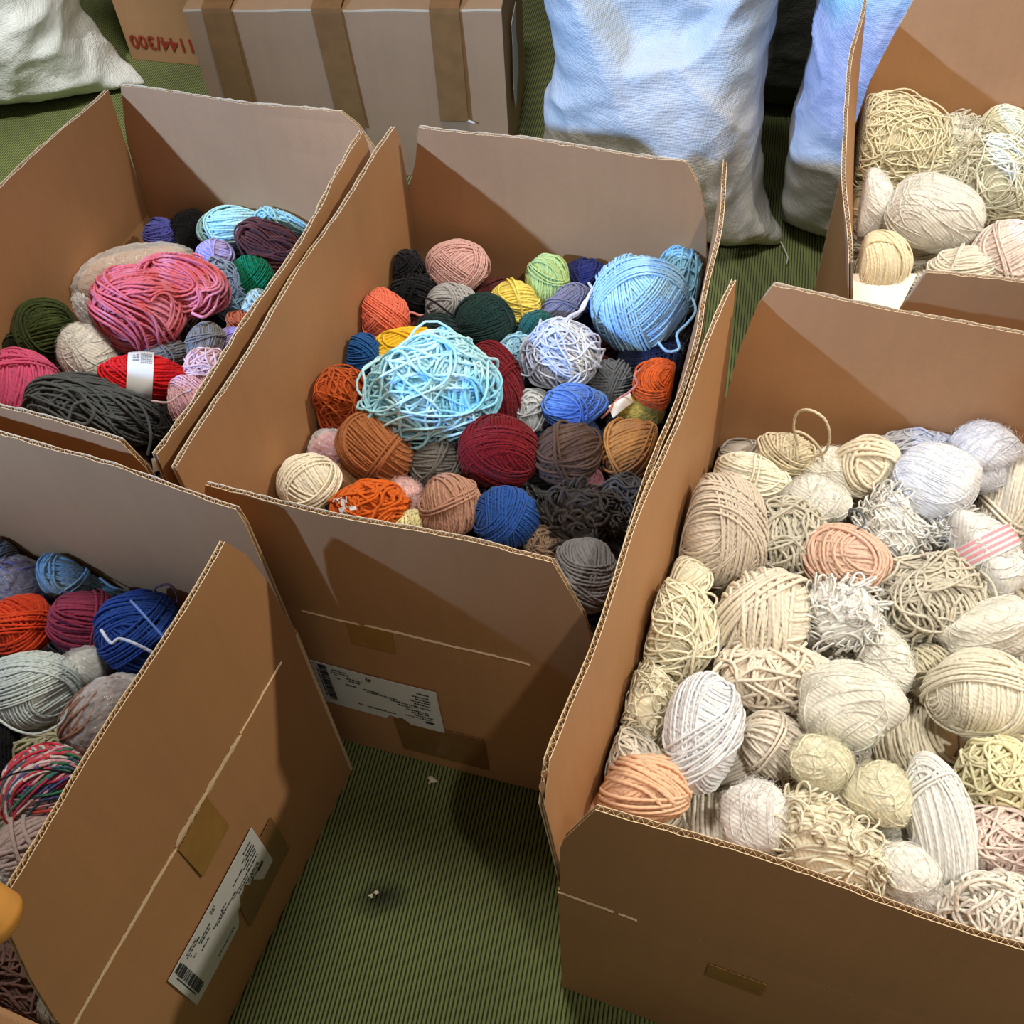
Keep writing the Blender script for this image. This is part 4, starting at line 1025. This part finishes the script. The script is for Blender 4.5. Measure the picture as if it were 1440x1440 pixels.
# ------------------------------------------------------------------ woven sacks
from mathutils import noise as mnoise
def mat_sack(name, stops, z0, z1, rough=.42, angle=0):
    """woven sheeting; colour ramp up the height, its blue tint is painted daylight"""
    m, nt, bs = newmat(name); tc = N(nt, 'ShaderNodeTexCoord'); sp = N(nt, 'ShaderNodeSeparateXYZ'); L(nt, tc.outputs['Object'], sp.inputs[0])
    n1 = noise(nt, 5, 3, tc.outputs['Object'])
    mr = N(nt, 'ShaderNodeMapRange'); mr.inputs[1].default_value = z0; mr.inputs[2].default_value = z1
    zz = math_n(nt, 'ADD', sp.outputs[2], math_n(nt, 'MULTIPLY', math_n(nt, 'SUBTRACT', n1.outputs[0], .5), .35))
    L(nt, zz, mr.inputs[0])
    L(nt, ramp(nt, mr.outputs[0], [(p, srgb(c)) for p, c in stops]), bs.inputs['Base Color'])
    bs.inputs['Roughness'].default_value = rough; bs.inputs['Specular IOR Level'].default_value = .45
    w1 = N(nt, 'ShaderNodeTexWave'); w1.inputs['Scale'].default_value = 110; w1.bands_direction = 'Z'; L(nt, tc.outputs['Object'], w1.inputs[0])
    w2 = N(nt, 'ShaderNodeTexWave'); w2.inputs['Scale'].default_value = 110; w2.bands_direction = 'X'; L(nt, tc.outputs['Object'], w2.inputs[0])
    mp = N(nt, 'ShaderNodeMapping'); mp.inputs['Scale'].default_value = (24, 24, 34); mp.inputs['Rotation'].default_value = (.4, .5, .3); L(nt, tc.outputs['Object'], mp.inputs[0])
    n2 = noise(nt, 1.0, 4, mp.outputs[0], .6)
    h = math_n(nt, 'ADD', math_n(nt, 'MULTIPLY', math_n(nt, 'ADD', w1.outputs[1], w2.outputs[1]), .04), n2.outputs[0])
    bump(nt, h, .8, .008, bs)
    return m
def sack(label, x, y, yaw, prof, mat, seed, wr=.012, lean=(0, 0), fold=None, name='woven_sack'):
    """prof rows: (z, half width, half depth, squareness)"""
    nth, nz = 150, 130; P = np.zeros((nth, nz, 3)); zs = np.linspace(0, 1, nz)**1.0
    pz = np.array([p[0] for p in prof]); H = pz[-1]
    off = Vector((seed*3.1, seed*1.7, 0))
    for j in range(nz):
        z = zs[j]*H; a, b, e = (np.interp(z, pz, [p[k] for p in prof]) for k in (1, 2, 3))
        for i in range(nth):
            t = 2*math.pi*i/nth; c, s = math.cos(t), math.sin(t)
            X = a*math.copysign(abs(c)**e, c); Yy = b*math.copysign(abs(s)**e, s)
            q = Vector((X*4, Yy*4, z*4))+off
            # diagonal tension wrinkles, finer near the seams
            rid = 1-abs(mnoise.noise(Vector((X*6+z*3, Yy*4, z*6-X*5))+off))*2
            d = wr*(mnoise.noise(q)*1.6+.7*rid**3+.55*mnoise.noise(Vector((X*15+z*9, Yy*12, z*19-X*11))+off))
            if fold and s < 0:
                d += fold(X, z)
            nl = math.hypot(c/a, s/max(b, .02))
            P[i, j] = (X+d*(c/a)/nl+lean[0]*z**1.4, Yy+d*(s/max(b, .02))/nl+lean[1]*z**1.4, max(z+.25*d*(1 if z > .02 else 0), .001))
    i = np.arange(nth*nz).reshape(nth, nz); ii = np.roll(i, -1, 0)
    F = np.stack([i[:, :-1], ii[:, :-1], ii[:, 1:], i[:, 1:]], -1).reshape(-1, 4)
    V = P.reshape(-1, 3); cb = P[:, 0].mean(0); ct = P[:, -1].mean(0); nV = len(V)
    V = np.concatenate([V, [cb, ct]])
    F3 = np.concatenate([np.stack([np.full(nth, nV), ii[:, 0], i[:, 0]], -1), np.stack([np.full(nth, nV+1), i[:, -1], ii[:, -1]], -1)])
    me = mesh_np(name, V, [F, F3], None, True, [mat])
    o = link(name, me, None, (x, y, 0), yaw); tag(o, label, 'sack'); return o
def vfold(X, z):       # the slack top drops in a V over the filled part
    u = X+.03; zv = .45+1.35*max(0, -u)+.22*max(0, u)+7*max(0, u-.07)**2
    d = z-zv+.012*math.sin(X*30+z*9)
    st = 1/(1+math.exp(-d/.012))
    return -.05*st + .016*math.exp(-(d/.022)**2) + .016*math.sin(7*X+9*z)*st
S1 = mat_sack('sack_white_weave', [(0, '#d8d8d4'), (.33, '#cfd0ce'), (.5, '#c2c6c8'), (.62, '#b6c2ca'), (.8, '#c4c8ca'), (1, '#cecec8')], 0, .8)
S3 = mat_sack('sack_daylight_tint', [(0, '#c6c8c8'), (.30, '#c2c4c6'), (.42, '#b4b6cc'), (.58, '#b2b8d4'), (.70, '#a6cfe0'), (1, '#b0d6e6')], 0, .85)  # blue and lilac of the daylight painted into a white weave
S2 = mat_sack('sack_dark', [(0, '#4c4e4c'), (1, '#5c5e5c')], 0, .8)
S0 = mat_sack('sack_white', [(0, '#e6ebea'), (.5, '#e0ebea'), (1, '#e6ecec')], 0, .8, .55)
sack('white woven sack with blue sheen standing behind the middle box', .35, 1.95, -.34,
     [(0, .305, .03, .9), (.02, .295, .07, .85), (.06, .255, .12, .75), (.14, .222, .16, .7), (.35, .205, .18, .68), (.60, .215, .165, .7), (.80, .235, .13, .75), (.92, .23, .07, .8)], S1, 1, .013, (.02, .05), vfold)
sack('tall white woven sack in blue daylight left of the upper right box', .85, 1.86, -.35,
     [(0, .205, .04, .9), (.025, .21, .09, .8), (.08, .215, .14, .72), (.2, .215, .165, .7), (.5, .222, .17, .7), (.75, .235, .15, .75), (.95, .24, .07, .8)], S3, 2, .011, (.05, .02))
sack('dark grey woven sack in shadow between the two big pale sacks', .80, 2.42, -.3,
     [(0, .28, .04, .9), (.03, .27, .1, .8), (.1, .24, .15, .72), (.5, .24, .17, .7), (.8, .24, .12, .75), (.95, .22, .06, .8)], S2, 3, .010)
sack('white woven sack in the top left corner of the picture', -1.34, 2.74, -.06,
     [(0, .44, .03, .9), (.02, .42, .10, .82), (.07, .37, .17, .72), (.18, .32, .20, .68), (.5, .28, .20, .68), (.8, .27, .15, .75), (.95, .25, .07, .8)], S0, 4, .016, (-.10, .03))
# thread ends at the sack corners
def thread(pts, r, label, hexc='#cfcfc8'):
    P = np.array(pts, float); V, F, U = tube(P[None], P.mean(0)-np.array([0, 0, .3]), r, 5, closed=False); c = P.mean(0)
    o = link('sack_thread', mesh_np('sack_thread', V-c, F, U, True, [ymat([hexc])]), None, c); tag(o, label, 'thread')
thread([onz(1098, 340, .02), onz(1103, 350, .015), onz(1108, 362, .012), onz(1106, 372, .006)], .0016, 'short white sewing thread at the lower right corner of the big white sack')

# ------------------------------------------------------------------ small things
def crumb(px, py, r, label, seed):
    V, F = ico(2); rng = np.random.default_rng(seed); k = rng.normal(0, 3, (3, 3))
    P = V*(1+.25*np.sin(V @ k).sum(1))[:, None]*np.array([r, r*.8, r*.5]); c = onz(px, py, 0); c[2] = r*.45
    o = link('lint_crumb', mesh_np('lint_crumb', P, F, None, True, [LINT]), None, c); tag(o, label, 'lint')
crumb(607, 1099, .0068, 'pale lint crumb on the carpet below the middle box', 1)
crumb(522, 1260, .0036, 'tiny white crumb in the dark carpet patch, left one', 2)
crumb(529, 1255, .0036, 'tiny white crumb in the dark carpet patch, right one', 3)
# rounded wooden rod end reaching in at the left
pc = onz(-6, 1293, .78); ax = onz(-90, 1240, .82)-pc; Lr = .5; ax = ax/np.linalg.norm(ax)
V, F = ico(4); prof = []
e1, e2 = basis(ax); m = MB(); nn = 24
G = []
for s in np.concatenate([np.linspace(-1, 0, 9)[:-1], np.linspace(0, 1, 12)]):
    if s < 0: rr_ = .0205*math.sqrt(max(1-s*s, 0)); pos_ = pc+ax*(.014*(s))
    else: rr_ = .0205*(1-.1*math.sin(3*s)); pos_ = pc+ax*(Lr*s)
    G.append([pos_+rr_*(math.cos(t)*e1+math.sin(t)*e2) for t in np.linspace(0, 2*math.pi, nn+1)])
m.grid(np.array(G)-pc)
o = link('wooden_rod', m.mesh('wooden_rod', [WOOD], True), None, pc); tag(o, 'rounded orange-brown wooden rod end at the left frame edge', 'wooden rod')
